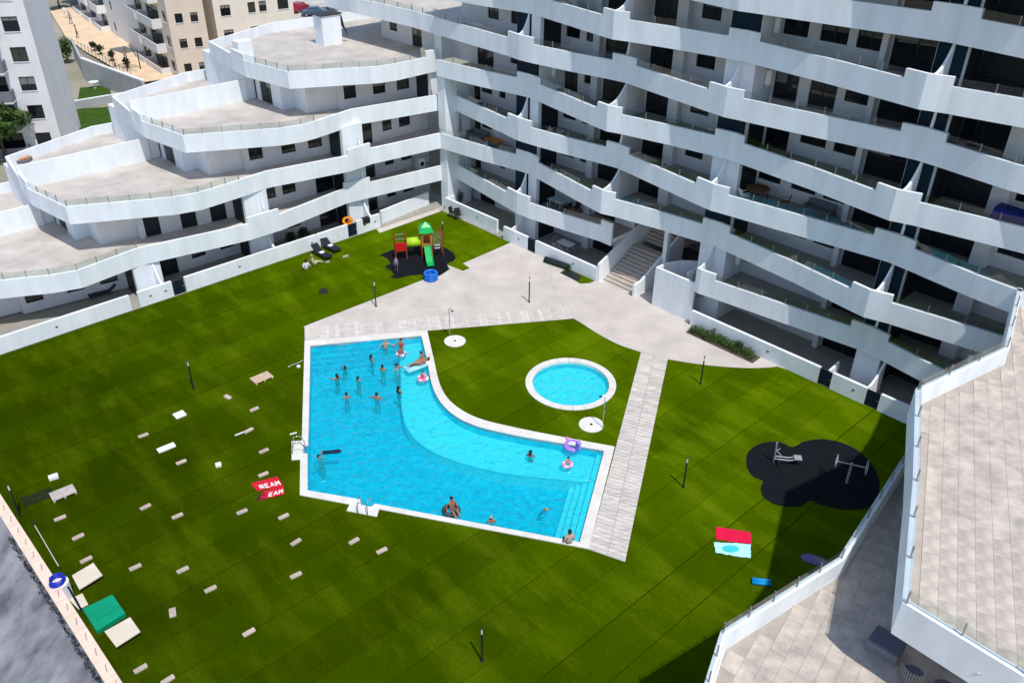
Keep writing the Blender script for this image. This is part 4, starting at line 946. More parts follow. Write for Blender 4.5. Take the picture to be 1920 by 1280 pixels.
# lamp posts
def lamp(x, y, label):
    o = thing('lamp_post', label, 'lamp', pix(x, y), 0, 'slim garden lamp posts')
    b = MB(); b.lathe([(.09, 0), (.09, .03), (.045, .035), (.045, 1.68)], n=12); b.build('post', M['dark_metal'], o)
    b = MB(); b.lathe([(.04, 1.68), (.04, 1.98)], n=12); b.build('diffuser', flat('opal_diffuser', (.62, .66, .62), .4), o)
    b = MB(); b.lathe([(.05, 1.98), (.05, 2.03), (.02, 2.05)], n=12); b.build('cap', M['dark_metal'], o)
for x, y, l in [(363, 728.5, 'slim lamp post on the left lawn above the white boards'), (37.3, 966, 'slim lamp post by the peach wall at the left edge'), (904, 1238, 'slim lamp post at the bottom of the lawn'), (1281, 913, 'slim lamp post on the lawn right of the boardwalk'),
                (1313.5, 719.5, 'slim lamp post on the lawn in front of the hedge bed'), (705.3, 574.5, 'slim lamp post at the slanting edge of the plaza'), (992, 566.5, 'slim lamp post in the middle of the plaza'), (831, 456, 'slim lamp post behind the playground')]: lamp(x, y, l)
# ============================================================ loose things on the left lawn
def block(x, y, label, ang=R(42.7), w=.54, d=.22, h=.075, mat='block', name='concrete_block', cat='block'):
    p = pix(x, y+2); o = thing(name, label, cat, (p.x, p.y, .003), ang+random.uniform(-.12, .12), 'stray blocks and boards on the lawn')
    b = MB(); e = .02; b.slab([(-w/2+e, -d/2), (w/2-e, -d/2), (w/2, -d/2+e), (w/2, d/2-e), (w/2-e, d/2), (-w/2+e, d/2), (-w/2, d/2-e), (-w/2, -d/2+e)], 0, h); b.build('body', M[mat], o)
    return o
BL = [(477, 766, 'pale block between the wooden pallet and the ragged seam'), (340, 865, 'block just left of the seam below the long white board'), (495, 844, 'block nearest the left pool ladder'), (494, 888, 'block right above the red towel'),
 (269, 815, 'block on the dark turf left of the square white board'), (113, 970, 'block below the grey slatted rack'), (147, 1005, 'block second below the grey slatted rack'), (273, 949, 'block above a faint pale sweep, left of two others'), (333, 966, 'block right of the one by the grey rack, mid left lawn'),
 (454, 958, 'block below and left of the red towels'), (532, 967, 'block below and right of the red towels'), (162, 1048, 'block just above the upper cream slab'), (254, 1062, 'block right of the upper cream slab'), (343, 1067, 'pale block two steps right of the upper cream slab'),
 (395, 1103, 'block lower right of the pale one, on open turf'), (555, 1015, 'block left of the close pair below the pool'), (664, 1013, 'upper block of the close pair below the pool'), (716, 1031, 'lower block of the close pair below the pool'), (555, 1077, 'block alone beside the long dark seam'),
 (467, 1184, 'block at the lower end of the long dark seam'), (264, 1252, 'block below the lower cream slab'), (315, 1273, 'lowest block, at the bottom edge of the photo')]
for x, y, l in BL: block(x, y, l)
block(427, 743, 'block turned across the seam beside the lamp post', R(-30), .5, .26); block(324, 1147, 'block turned upright across the turf, right of the green cover', R(-62), .5, .28); block(410, 871, 'small pale cube on the left lawn', R(20), .3, .28, .14, 'white_plastic'); block(101, 894, 'small white cube near the dark mesh', R(35), .46, .34, .16, 'white_plastic')
block(560, 686, 'tiny white piece against the left pool coping', R(20), .22, .18, .1, 'white_plastic')
block(550, 811, 'scrap of white plastic above the left ladder platform', R(30), .4, .08, .05, 'white_plastic', 'plastic_scrap', 'scrap')
block(466, 806, 'block with a broken batten lying across it', R(42)); block(458, 808, 'thin white batten lying beside a block', R(40), 1.1, .07, .05, 'white_plastic', 'batten', 'batten')
block(337, 776, 'square white board on the left lawn', R(42), .62, .58, .07, 'white_plastic', 'white_board', 'board'); block(312, 838, 'long white board on the left lawn', R(42), .95, .42, .07, 'white_plastic', 'white_board', 'board')
def pallet(x, y, label, mat, ang, L=1.2, Wd=.8, nb=7):
    p = pix(x, y); o = thing('pallet', label, 'pallet', (p.x, p.y, .003), ang)
    for i in range(nb): b = MB(); b.box(-L/2, L/2, -Wd/2+i*Wd/nb+.012, -Wd/2+(i+1)*Wd/nb-.012, .10, .122); b.build('slat', M[mat], o)
    for s in (-1, 0, 1): b = MB(); b.box(s*(L/2-.06)-.05, s*(L/2-.06)+.05, -Wd/2, Wd/2, .0, .098); b.build('bearer', M[mat], o)
pallet(491, 710, 'light wooden pallet lying on the turf left of the pool', 'wood', R(42.7)); pallet(119, 926, 'grey slatted rack lying by the lamp post at the left edge', 'greywood', R(40), 1.15, .8, 6)
p = pix(70, 932); o = thing('dark_mesh', 'dark crumpled mesh on the turf by the left lamp post', 'mesh', (p.x, p.y, .003), R(38)); b = MB(); rnd = random.Random(5)
for i in range(9):
    for j in range(6): b.box(-.7+i*.16, -.7+i*.16+.13, -.42+j*.14, -.42+j*.14+.11, 0, .03+rnd.random()*.05)
b.build('netting', flat('dark_netting', (.012, .02, .006), .9), o)
def slab_thing(corners, z, label, name, mat, th=.06):
    P = [pix(x, y) for x, y in corners]; c = sum(P, Vector())/len(P); o = thing(name, label, 'slab', (c.x, c.y, 0)); b = MB(); b.slab([(q.x-c.x, q.y-c.y) for q in P], z, z+th); b.build('panel', M[mat], o); return o, c
slab_thing([(138, 1087), (178, 1063), (195, 1086), (152, 1113)], .25, 'upper cream slab beside the white drum', 'cream_slab', 'cream'); slab_thing([(199, 1192), (247, 1165), (266, 1192), (221, 1221)], .25, 'lower cream slab below the green cover', 'cream_slab', 'cream')
slab_thing([(130, 1125), (155, 1113), (166, 1134), (148, 1143)], .02, 'small cream slab between the drum and the green cover', 'cream_slab', 'cream', .04)
o, c_ = slab_thing([(157, 1147), (213, 1120), (237, 1155), (183, 1189)], .0, 'green plastic pit cover beside the peach wall', 'green_cover', 'green', .22); o['category'] = 'cover'
b = MB(); b.box(-.35, .35, -.25, .25, .222, .27); b.build('raised_lid', M['green'], o, None, R(42))
# drum with blue hose
p = pix(122, 1120); o = thing('white_drum', 'white drum standing against the peach wall', 'drum', p); b = MB(); b.lathe([(.36, 0), (.38, .05), (.38, .95), (.36, 1.0), (.02, 1.0)], n=24); b.build('drum_body', M['white_plastic'], o, smooth=False)
b = MB(); b.torus((0, 0, .97), .37, .025, 24, 6); b.build('rim', M['white_plastic'], o, smooth=True)
h = thing('garden_hose', 'coiled blue garden hose on top of the white drum', 'hose', (p.x, p.y, 1.0)); bm_ = flat('hose_blue', (.01, .03, .45), .4)
for i in range(5): b = MB(); b.torus((-.06+.03*(i % 2), .02*i-.05, .04+.045*i), .30-.015*(i % 3), .03, 28, 6); b.build('hose_coil', bm_, h, smooth=True)
a_, e_ = pix(152, 1142), pix(143, 1105); o = thing('dark_pole', 'dark pole leaning beside the white drum', 'pole', a_); b = MB(); b.tube((0, 0, 0), (-.15, -.05, 1.5), .045, n=8); b.build('shaft', flat('navy_pole', (.01, .015, .05), .5), o); b = MB(); b.lathe([(.09, 0), (.09, .03)], n=10); b.build('foot', M['dark_metal'], o)
a_, e_ = pix(60, 976), pix(118, 1082); o = thing('pool_pole', 'long thin pale pole lying on the turf beside the peach wall', 'pole', a_); d_ = e_-a_; b = MB(); b.tube((0, 0, .03), (d_.x, d_.y, .75), .018, n=6); b.build('shaft', M['white_plastic'], o); b = MB(); b.tube((0, 0, .03), (d_.x*.12, d_.y*.12, .115), .026, n=6); b.build('grip', M['dark_metal'], o)
a_, e_ = pix(541, 688), pix(568, 677); o = thing('fallen_rope', 'pale rope lying from the left coping onto the turf', 'rope', a_); d_ = e_-a_; b = MB(); b.path([(d_.x*t, d_.y*t+.04*math.sin(t*7), .02+.05*t) for t in [i/8 for i in range(9)]], .014, 5); b.build('strand', M['white_plastic'], o); b = MB(); b.ball((0, 0, .03), .035); b.build('knot', M['white_plastic'], o)
# towels
def towel(corners, label, mat, marks=None, th=.02, name='towel'):
    P = smooth_closed([pix(x, y).xy for x, y in corners], 1); c = sum((Vector(p) for p in P), Vector((0, 0)))/len(P)
    o = thing(name, label, 'towel', (c.x, c.y, 0)); b = MB(); n_ = 10; q = [Vector(p)-c for p in P]; vs = []; rnd = random.Random(len(label))
    for i in range(n_+1):
        for j in range(n_+1):
            s, t = i/n_, j/n_; w = q[0].lerp(q[1], s).lerp(q[3].lerp(q[2], s), t); w += Vector((rnd.uniform(-.02, .02), rnd.uniform(-.02, .02))); vs.append((w.x, w.y, .012+rnd.random()*.045))
    b.add(vs, [(i*(n_+1)+j, (i+1)*(n_+1)+j, (i+1)*(n_+1)+j+1, i*(n_+1)+j+1) for i in range(n_) for j in range(n_)]); b.build('cloth', mat, o, smooth=True)
    if marks:
        b = MB()
        for (s0, t0, s1, t1) in marks:
            f = lambda s, t: q[0].lerp(q[1], s).lerp(q[3].lerp(q[2], s), t)
            a, c = f(s0, t0), f(s1, t1); n2 = (c-a).normalized(); n2 = Vector((-n2.y, n2.x))*.028; w = [a-n2, c-n2, c+n2, a+n2]; b.slab([(q_.x, q_.y) for q_ in w], .05, .066+.0007*len(b.f)/7)
        b.build('print', M['white_plastic'], o)
    return o
red = flat('towel_red', (.60, .01, .03), .9)
def glyph(ch, s0, t0, w, h):
    seg = {'R': [(0, 0, 0, 1), (0, 0, .9, 0), (.9, 0, .9, .5), (0, .5, .9, .5), (.3, .5, 1, 1)], 'E': [(0, 0, 0, 1), (0, 0, 1, 0), (0, .5, .8, .5), (0, 1, 1, 1)], 'A': [(0, 1, .5, 0), (.5, 0, 1, 1), (.25, .6, .75, .6)], 'M': [(0, 1, 0, 0), (0, 0, .5, .6), (.5, .6, 1, 0), (1, 0, 1, 1)]}[ch]
    return [(s0+a*w, t0+b_*h, s0+c*w, t0+d*h) for a, b_, c, d in seg]
mk = [g for i_, ch in enumerate('REAM') for g in glyph(ch, .2+.2*i_, .48, .13, .38)]
towel([(470, 907), (520, 893), (531, 912), (482, 921)], 'upper red towel with white lettering on the left lawn', red, mk); towel([(492, 923), (531, 909), (534, 927), (483, 939)], 'lower red towel with white lettering and a dark corner', red, mk[5:])
o = towel([(481, 938), (491, 923), (499, 926), (497, 936)], 'crumpled dark cloth at the end of the red towels', flat('cloth_dark', (.02, .015, .03), .9))
towel([(1343, 988), (1407, 998), (1409, 1021), (1342, 1011)], 'crimson towel spread on the right lawn', flat('towel_crimson', (.72, .005, .06), .9)); 
o = towel([(1338, 1016), (1408, 1021), (1407, 1047), (1342, 1037)], 'pale turquoise towel below the crimson one', flat('towel_pale', (.45, .85, .86), .9)); b = MB(); b.slab([(.42*math.cos(a*.314)-.1, .22*math.sin(a*.314)+.02) for a in range(20)], .05, .066); b.build('print', flat('print_teal', (.05, .62, .68), .9), o)
p = pix(1427, 1093); o = thing('foam_mat', 'rolled bright blue foam mat on the right lawn', 'mat', (p.x, p.y, 0), R(-8))
for y_ in (-.09, .09): b = MB(); b.tube((-.42, y_, .1), (.42, y_, .1), .095, n=12); b.build('foam_roll', flat('foam_blue', (.0, .28, .65), .6), o, smooth=True)
p = pix(1524, 1049); o = thing('skim_board', 'purple oval board lying by the near terrace', 'board', (p.x, p.y, .004), R(-20)); b = MB(); b.slab([(.62*math.cos(a*.262)*(1.15 if math.cos(a*.262) > 0 else .9), .30*math.sin(a*.262)) for a in range(24)], 0, .05); b.build('deck', flat('purple_foam', (.17, .12, .36), .5), o)
b = MB(); b.box(.05, .6, -.16, .16, .052, .06); b.build('grip_pad', flat('grey_pad', (.2, .2, .24), .8), o)
# sun loungers and things near the left wall
def lounger(x, y, rz, label, mat=None, towel_=True):
    p = pix(x, y); o = thing('sun_lounger', label, 'sun lounger', (p.x, p.y, .003), rz, 'dark sun loungers'); fm, cm = M['dark_metal'], flat('navy_sling', (.012, .016, .03), .8)
    for x_ in (-.85, .85):
        for y_ in (-.28, .28): b = MB(); b.box(x_-.025, x_+.025, y_-.025, y_+.025, 0, .29); b.build('leg', fm, o)
    b = MB(); b.box(-.3, .98, -.34, .34, .29, .33); b.build('frame', fm, o)
    b = MB(); b.box(-.3, .98, -.31, .31, .332, .38); b.build('seat_cushion', cm, o)
    b = MB(); b.add([(-.3, -.32, .34), (-.3, .32, .34), (-.92, .32, .82), (-.92, -.32, .82), (-.34, -.32, .28), (-.34, .32, .28), (-.96, .32, .77), (-.96, -.32, .77)], [(0, 1, 2, 3), (7, 6, 5, 4), (0, 3, 7, 4), (1, 5, 6, 2), (3, 2, 6, 7), (0, 4, 5, 1)]); b.build('backrest', cm, o)
    if towel_: b = MB(); b.slab([(-.12, -.2), (.22, -.18), (.2, .18), (-.14, .2)], .382, .41); b.build('folded_towel', M['white_plastic'], o)
lounger(604, 481, R(-42), 'nearer dark sun lounger with white folded towel by the long white wall'); lounger(620, 468, R(-42), 'farther dark sun lounger with white folded towel by the long white wall')
o = thing('parasol', 'small dark folded parasol leaning at the loungers', 'parasol', pix(590, 466)); b = MB(); b.tube((0, 0, 0), (.25, .15, 1.6), .02, n=6); b.build('pole', M['dark_metal'], o); b = MB(); b.tube((.13, .08, .8), (.26, .16, 1.65), .09, .02, 8); b.build('folded_canopy', flat('navy_sling', (.012, .016, .03), .8), o)
p = pix(575, 505); person('person in white shirt sitting on the turf beside the loungers', (p.x, p.y, .0-.86), R(-150), 'lounge', 'dressed', (.75, .75, .78), (.35, .12, .05), 'dark')
p = pix(587, 496); person('person in beige clothes sitting on the turf beside the loungers', (p.x, p.y, .0-.86), R(130), 'lounge', 'dressed', (.55, .48, .34), (.5, .45, .36), 'blond', skin='skin2')
block(648, 480, 'small pale stone right of the loungers', R(42), .5, .15, .12, 'block', 'stone', 'stone'); block(614, 490, 'small pale stone at the foot of the nearer lounger', R(20), .35, .12, .1, 'block', 'stone', 'stone')
def bag(x, y, label, c, s=.35):
    p = pix(x, y); o = thing('bag', label, 'bag', (p.x, p.y, .003), R(20)); b = MB(); b.slab([(-s, -s*.6), (s, -s*.6), (s*.9, s*.6), (-s*.9, s*.6)], 0, s*.7); b.v = [(x_*(1 if z < .1 else .75), y_*(1 if z < .1 else .6), z) for x_, y_, z in b.v]; b.build('bag_body', flat('bag_%.2f' % c[0], c, .8), o)
    b = MB(); b.path([(-s*.4, 0, s*.7), (-s*.3, 0, s*1.0), (s*.3, 0, s*1.0), (s*.4, 0, s*.7)], .018, 6); b.build('handle', M['black_plastic'], o)
bag(607, 548, 'small dark bag on the upper left lawn', (.02, .025, .02)); 
def garden_chair(p, rz, label, mat, group=None, name='garden_chair'):
    o = thing(name, label, 'chair', p, rz, group)
    for x_ in (-.22, .22):
        for y_ in (-.22, .22): b = MB(); b.tube((x_*1.1, y_*1.1, 0), (x_, y_, .43), .018, n=6); b.build('leg', mat, o)
    b = MB(); b.box(-.25, .25, -.25, .25, .43, .46); b.build('seat', mat, o)
    b = MB(); b.add([(-.25, .22, .47), (.25, .22, .47), (.25, .33, .9), (-.25, .33, .9), (-.25, .25, .47), (.25, .25, .47), (.25, .36, .9), (-.25, .36, .9)], [(0, 1, 2, 3), (7, 6, 5, 4), (3, 2, 6, 7), (0, 3, 7, 4), (1, 5, 6, 2)]); b.build('backrest', mat, o)
    for x_ in (-.25, .25): b = MB(); b.box(x_-.02, x_+.02, -.22, .27, .64, .67); b.build('armrest', mat, o)
    return o
garden_chair(pix(850, 407), R(60), 'left of two black chairs on the lawn at the inner corner', M['black_plastic'], 'black chairs at the inner corner'); garden_chair(pix(859, 411), R(20), 'right of two black chairs on the lawn at the inner corner', M['black_plastic'], 'black chairs at the inner corner')
# blue tub and orange float
p = pix(808, 524); o = thing('paddling_tub', 'bright blue inflatable tub at the corner of the rubber play floor', 'tub', (p.x, p.y, .013))
bm_ = flat('tub_blue', (.01, .16, .62), .35, .25)
for i in range(3): b = MB(); b.torus((0, 0, .12+.2*i), .42, .13, 28, 8); b.build('inflated_ring', bm_, o, smooth=True)
b = MB(); b.lathe([(.4, .02), (.4, .1)], n=24); b.build('tub_floor', flat('tub_dark', (.01, .06, .2), .5), o)
p = lw(9.7, .55); o = thing('orange_float', 'orange inflatable boat propped on the garden wall', 'float', (p.x, p.y, .55), LANG+R(10)); b = MB(); b.torus((0, 0, .45), .42, .14, 28, 8); b.v = [(x_*.95, z_*.2+y_*.45, y_*.5+.62) for x_, y_, z_ in b.v]; b.build('inflated_hull', flat('vinyl_orange', (.75, .24, .01), .35), o, smooth=True)
b = MB(); b.box(-.28, .28, -.06, .0, .48, .62); b.build('bench_seat', flat('vinyl_orange_dark', (.55, .14, .01), .4), o)
p = lw(8.35, .12); o = thing('wet_towel', 'black towel hanging over the short garden wall', 'towel', (p.x, p.y, 1.2), LANG); b = MB(); b.box(-.35, .35, -.18, .18, .0, .03); b.box(-.35, .35, -.18, -.15, -.45, .0); b.build('cloth', M['black_plastic'], o)

# ============================================================ playground
rub = P2([(711, 478), (740, 467.5), (762, 462), (800, 458), (832, 463), (850, 474), (855, 484), (850, 490), (838, 494), (841, 503), (836, 510), (825, 517), (800, 519), (788, 515), (768, 517), (747, 522), (731, 521), (739, 515), (734, 508), (721, 500), (733, 494), (726, 485)])
rb = sheet('play_floor', [rub], .016, M['rubber']); tag(rb, kind='structure')
A0, A1 = pix(743, 488), pix(831, 480); pa = math.atan2((A1-A0).y, (A1-A0).x)
pg = thing('playground_tower', 'small playground with green slide, yellow tunnel, red box and climbing net', 'playground', (A0.x, A0.y, .016), pa)
LT = (A1-A0).length; k_ = LT/4.1
def post(x, y, h, mat='redpost'): b = MB(); b.tube((x, y, 0), (x, y, h), .05, n=8); b.build('post', M[mat], pg)
for x_, y_, h_ in [(0, 0, 1.95), (.85, 0, 1.95), (0, .85, 1.95), (.85, .85, 1.95), (2.05, 0, 2.15), (2.85, 0, 2.15), (2.05, .85, 2.15), (2.85, .85, 2.15), (4.1*k_, 0, 2.1), (4.1*k_, .85, 2.1)]: post(x_, y_, h_)
rdm = flat('panel_red', (.62, .01, .01), .4); yl = flat('tunnel_lime', (.42, .65, .02), .35); gn = flat('slide_green', (.0, .42, .09), .35); og = M['orange']
b = MB(); b.box(.05, .8, -.03, .02, .75, 1.45); b.build('red_panel', rdm, pg); b = MB(); b.box(-.03, .02, .05, .8, .75, 1.45); b.build('red_panel', rdm, pg)
b = MB(); b.box(0, .85, 0, .85, .70, .745); b.build('platform', og, pg); b = MB(); b.box(2.05, 2.85, 0, .85, .95, 1.0); b.build('platform', og, pg)
b = MB()
for i in range(5): b.tube((.1+.16*i, .87, .8), (.1+.16*i, .87, 1.75), .012, n=5)
b.tube((0, .87, 1.76), (.85, .87, 1.76), .02, n=6); b.tube((0, 0, 1.76), (.85, 0, 1.76), .02, n=6); b.build('guard_rail', M['grey_metal'], pg)
b = MB(); n = 20; r_ = .38
vs = [(x_, .42+rr*math.cos(2*math.pi*i/n), 1.22+rr*math.sin(2*math.pi*i/n)) for x_ in (.87, 2.03) for rr in (r_, r_-.03) for i in range(n)]
fs = []
for i in range(n):
    j = (i+1) % n; fs += [(i, j, 2*n+j, 2*n+i), (n+j, n+i, 3*n+i, 3*n+j), (i, n+i, n+j, j), (2*n+j, 3*n+j, 3*n+i, 2*n+i)]
b.add(vs, fs); b.build('crawl_tunnel', yl, pg, smooth=True)
b = MB(); b.add([(1.9, -.12, 2.1), (3.0, -.12, 2.1), (3.0, .97, 2.1), (1.9, .97, 2.1), (2.05, .1, 2.5), (2.85, .1, 2.5), (2.85, .75, 2.5), (2.05, .75, 2.5), (2.45, .42, 2.85)], [(0, 1, 5, 4), (1, 2, 6, 5), (2, 3, 7, 6), (3, 0, 4, 7), (4, 5, 8), (5, 6, 8), (6, 7, 8), (7, 4, 8), (3, 2, 1, 0)]); b.build('roof', gn, pg)
for y_ in (-.02, .85): b = MB(); b.box(2.1, 2.8, y_, y_+.03, 1.0, 1.5 if y_ > 0 else 1.12); b.build('orange_panel', og, pg)
for x_ in (2.05, 2.72): b = MB(); b.box(x_, x_+.13, -.05, -.02, .9, 1.9); b.build('orange_panel', og, pg)
b = MB(); sl = [(-.05, 1.0), (-.25, .98), (-1.35, .22), (-1.7, .16), (-1.85, .16)]; 
for (y0, z0), (y1, z1) in zip(sl, sl[1:]):
    b.add([(2.2, y0, z0), (2.7, y0, z0), (2.7, y1, z1), (2.2, y1, z1)], [(0, 3, 2, 1)])
    for x_ in (2.18, 2.7): b.add([(x_, y0, z0-.03), (x_+.03, y0, z0-.03), (x_+.03, y1, z1-.03), (x_, y1, z1-.03), (x_, y0, z0+.16), (x_+.03, y0, z0+.16), (x_+.03, y1, z1+.16), (x_, y1, z1+.16)], [(0, 1, 2, 3), (7, 6, 5, 4), (0, 4, 5, 1), (1, 5, 6, 2), (2, 6, 7, 3), (3, 7, 4, 0)])
b.build('slide', gn, pg)
b = MB(); x1 = 4.1*k_
b.tube((2.85, 0, 2.08), (x1, 0, 2.08), .035, n=8); b.build('top_bar', M['redpost'], pg)
b = MB()
for i in range(8): b.tube((2.95+(x1-3.0)*i/7, 0, 2.07), (2.95+(x1-3.0)*i/7, 0, .75), .010, n=5)
b.build('climbing_rope', flat('rope_grey', (.35, .35, .33), .9), pg)
for i in range(3):
    for j in range(2): b = MB(); b.ball((3.1+(x1-3.4)*i/2, 0, .72+.25*j), .075); b.build('rope_step', flat('rope_step_grey', (.5, .52, .54), .6), pg, smooth=True)
p = pix(743.6, 507); person('fair-haired child standing on the rubber play floor', (p.x, p.y, .016), R(20), 'walk', 'dressed', (.25, .28, .4), (.12, .13, .2), 'blond', scale=.62, skin='skin2')
# ============================================================ outdoor gym
GY = [(1399, 862), (1404, 846), (1420, 834), (1443, 828), (1466, 830), (1486, 838), (1507, 828), (1540, 823), (1575, 829), (1608, 844), (1632, 867), (1646, 892), (1649, 915), (1640, 945), (1610, 955), (1580, 955), (1545, 948), (1520, 938), (1505, 947), (1485, 950), (1455, 946), (1432, 932), (1426, 915), (1430, 902), (1412, 893), (1402, 879)]
gf = sheet('gym_floor', [[Vector(p) for p in smooth_closed(P2(GY), 4)]], .016, M['rubber']); tag(gf, kind='structure')
p = pix(1470, 868); o = thing('rowing_trainer', 'grey outdoor rowing trainer on the left lobe of the black rubber floor', 'gym machine', (p.x, p.y, .016), R(-8))
gm = nmat('painted_grey_steel', (.42, .42, .46), .4, metal=.3)
b = MB(); b.tube((-.55, 0, 0), (-.55, 0, .35), .05, n=8); b.tube((-.55, 0, .35), (-.6, 0, 1.35), .045, n=8); b.build('main_post', gm, o)
b = MB(); b.path([(-.55, -.12, .32), (.2, -.12, .3), (.65, -.12, .42)], .04, 8); b.build('slide_rail', gm, o); b = MB(); b.path([(-.55, .12, .32), (.2, .12, .3), (.65, .12, .42)], .04, 8); b.build('slide_rail', gm, o)
b = MB(); b.box(.45, .85, -.2, .2, .42, .48); b.build('seat', gm, o); b = MB(); b.path([(-.58, 0, .8), (-.4, -.15, .75), (-.3, -.32, .72)], .025, 6); b.path([(-.58, 0, .8), (-.4, .15, .75), (-.3, .32, .72)], .025, 6); b.build('handle', gm, o)
b = MB(); b.box(-.4, -.3, -.32, .32, .18, .22); b.build('footrest', M['dark_metal'], o)
p = pix(1587, 905); o = thing('wheel_trainer', 'outdoor shoulder trainer with two hand wheels on the rubber floor', 'gym machine', (p.x, p.y, .016), R(-20))
b = MB(); b.tube((0, 0, 0), (0, 0, 1.35), .065, n=10); b.build('main_post', gm, o)
b = MB(); b.tube((-.75, 0, 1.25), (.75, 0, 1.25), .035, n=8); b.build('cross_arm', gm, o)
for s in (-1, 1):
    b = MB(); b.torus((s*.75, 0, 1.25), .36, .026, 28, 6, axis='x')
    for a in range(3): b.tube((s*.75, 0, 1.25), (s*.75, .35*math.cos(a*2.094), 1.25+.35*math.sin(a*2.094)), .015, n=5)
    b.build('hand_wheel', gm, o, smooth=True)
    b = MB(); b.tube((s*.75, .2, 1.5), (s*.95, .2, 1.5), .02, n=6); b.build('grip', M['dark_metal'], o)

# ============================================================ peach boundary wall and yard at the left
pw = thing('boundary_wall', 'low boundary wall with peach coping along the left edge of the lawn', 'wall')
i0, i1 = pix(-40, 863, 1.0).xy, pix(260, 1326, 1.0).xy; wd_ = (i1-i0).normalized(); wn = Vector((wd_.y, -wd_.x)); wn = wn if wn.x < 0 else -wn; WL = (i1-i0).length
b = MB(); q = [i0+wn*.03, i1+wn*.03, i1+wn*.42, i0+wn*.42]; b.slab([(p.x, p.y) for p in q], -.05, .93); b.build('wall_body', M['beige_wall'], pw)
n = int(WL/1.0)
for i in range(n):
    a, c = i0+wd_*(WL*(i+.008)/n), i0+wd_*(WL*(i+.992)/n); q = [a, c, c+wn*.50, a+wn*.50]; b = MB(); b.slab([(p.x, p.y) for p in q], .932, 1.0+random.uniform(-.003, .003)); b.build('coping_slab', M['peach'], pw)
    if i % 1 == 0:
        m_ = i0+wd_*(WL*(i+.5)/n)+wn*.2; b = MB(); t_ = wd_*.2+wn*.05; b.slab([((m_+t_*sx+Vector((-t_.y, t_.x))*.06*sy).x, (m_+t_*sx+Vector((-t_.y, t_.x))*.06*sy).y) for sx, sy in ((-1, -1), (1, -1), (1, 1), (-1, 1))], 1.004, 1.03); b.build('fence_foot', M['grey_metal'], pw)
yard = sheet('yard', [[i0+wn*.42-wd_*30, i1+wn*.42+wd_*30, i1+wn*40+wd_*30, i0+wn*40-wd_*30]], -.02, M['grey_ground']); tag(yard, kind='structure')
hd = thing('creeper_strip', 'dark creeper strip along the outer foot of the peach boundary wall', 'plant'); rnd = random.Random(9)
leaves([((*(i0+wd_*(WL*(.30+.0125*k))+wn*(.53+rnd.uniform(-.05, .09))), .12), (.13, .13, .10+.05*rnd.random())) for k in range(58)], 2200, .04, 12).build('foliage', flat('creeper_dark', (.008, .012, .022), .8), hd)

# ============================================================ balcony things
def mloc(x, y, z): return pix(x, y, z)
def table(p, rz, label, w, d, h, mat, group=None, round_=False):
    o = thing('table', label, 'table', p, rz, group); b = MB()
    if round_: b.lathe([(w/2, h-.04), (w/2, h), (.01, h)], n=24)
    else: b.box(-w/2, w/2, -d/2, d/2, h-.04, h)
    b.build('tabletop', mat, o)
    for sx in (-1, 1):
        for sy in (-1, 1): b = MB(); b.box(sx*(w*.36)-.025, sx*(w*.36)+.025, sy*(d*.36)-.025, sy*(d*.36)+.025, 0, h-.042); b.build('leg', mat, o)
    return o
def sofa(p, rz, label, L, mat):
    o = thing('sofa', label, 'sofa', p, rz); b = MB(); b.box(-L/2, L/2, -.4, .4, 0, .28); b.build('base', mat, o)
    for i in range(2): b = MB(); b.box(-L/2+.12+i*(L/2-.12), -L/2+.1+(i+1)*(L/2-.12), -.4, .25, .282, .45); b.build('seat_cushion', mat, o)
    b = MB(); b.box(-L/2, L/2, .26, .4, .282, .78); b.build('backrest', mat, o)
    for s in (-1, 1): b = MB(); b.box(s*(L/2-.06)-.055, s*(L/2-.06)+.055, -.4, .25, .452, .6); b.build('armrest', mat, o)
greyc = flat('grey_cushion', (.16, .165, .18), .9); wicker = nmat('brown_wicker', (.20, .10, .045), .7, .4, 25., .3, 50.)
table(mw(4.2, 2.0, 6), MANG, 'orange-brown table among bright toys on a second-floor balcony', 1.7, .9, .75, M['orange'])
sofa(mw(1.6, 2.5, 6), MANG, 'grey corner sofa on a second-floor balcony at the inner corner', 2.0, greyc)
rnd = random.Random(2)
TOY = [('red', (.5, .03, .02)), ('white', (.8, .8, .8)), ('teal', (.02, .35, .35)), ('blue', (.02, .06, .35)), ('yellow', (.6, .4, .02)), ('brown', (.25, .12, .06)), ('grey', (.3, .3, .32))]
for i, (cn, cc) in enumerate(TOY):
    p = mw(3.3+.48*i+rnd.uniform(-.1, .1), 1.05+rnd.uniform(-.15, .25), 6); o = thing('toy_box', '%s toy box below the orange-brown balcony table' % cn, 'box', p, rnd.uniform(0, 1.5), 'bright clutter on a balcony')
    w_ = rnd.uniform(.18, .3); b = MB(); b.box(-w_, w_, -w_*.7, w_*.7, 0, w_*1.8); b.build('box_body', flat('toy_'+cn, cc, .5), o); b = MB(); b.box(-w_-.015, w_+.015, -w_*.7-.015, w_*.7+.015, w_*1.8+.001, w_*1.8+.04); b.build('lid', flat('toy_'+cn, cc, .5), o)
o = thing('parasol', 'closed grey parasol at the inner corner balcony', 'parasol', mw(.75, 1.3, 6)); b = MB(); b.tube((0, 0, 0), (0, 0, 2.3), .025, n=8); b.build('pole', M['grey_metal'], o); b = MB(); b.tube((0, 0, .8), (0, 0, 2.2), .16, .04, 10); b.build('folded_canopy', flat('parasol_grey', (.22, .22, .24), .9), o); b = MB(); b.lathe([(.25, 0), (.25, .06), (.04, .08)], n=16); b.build('base', M['dark_metal'], o)
table(mw(11.6, 1.9, 3), MANG, 'table with pale glass top on a first-floor balcony', 1.5, .85, .74, flat('pale_tabletop', (.42, .55, .58), .2))
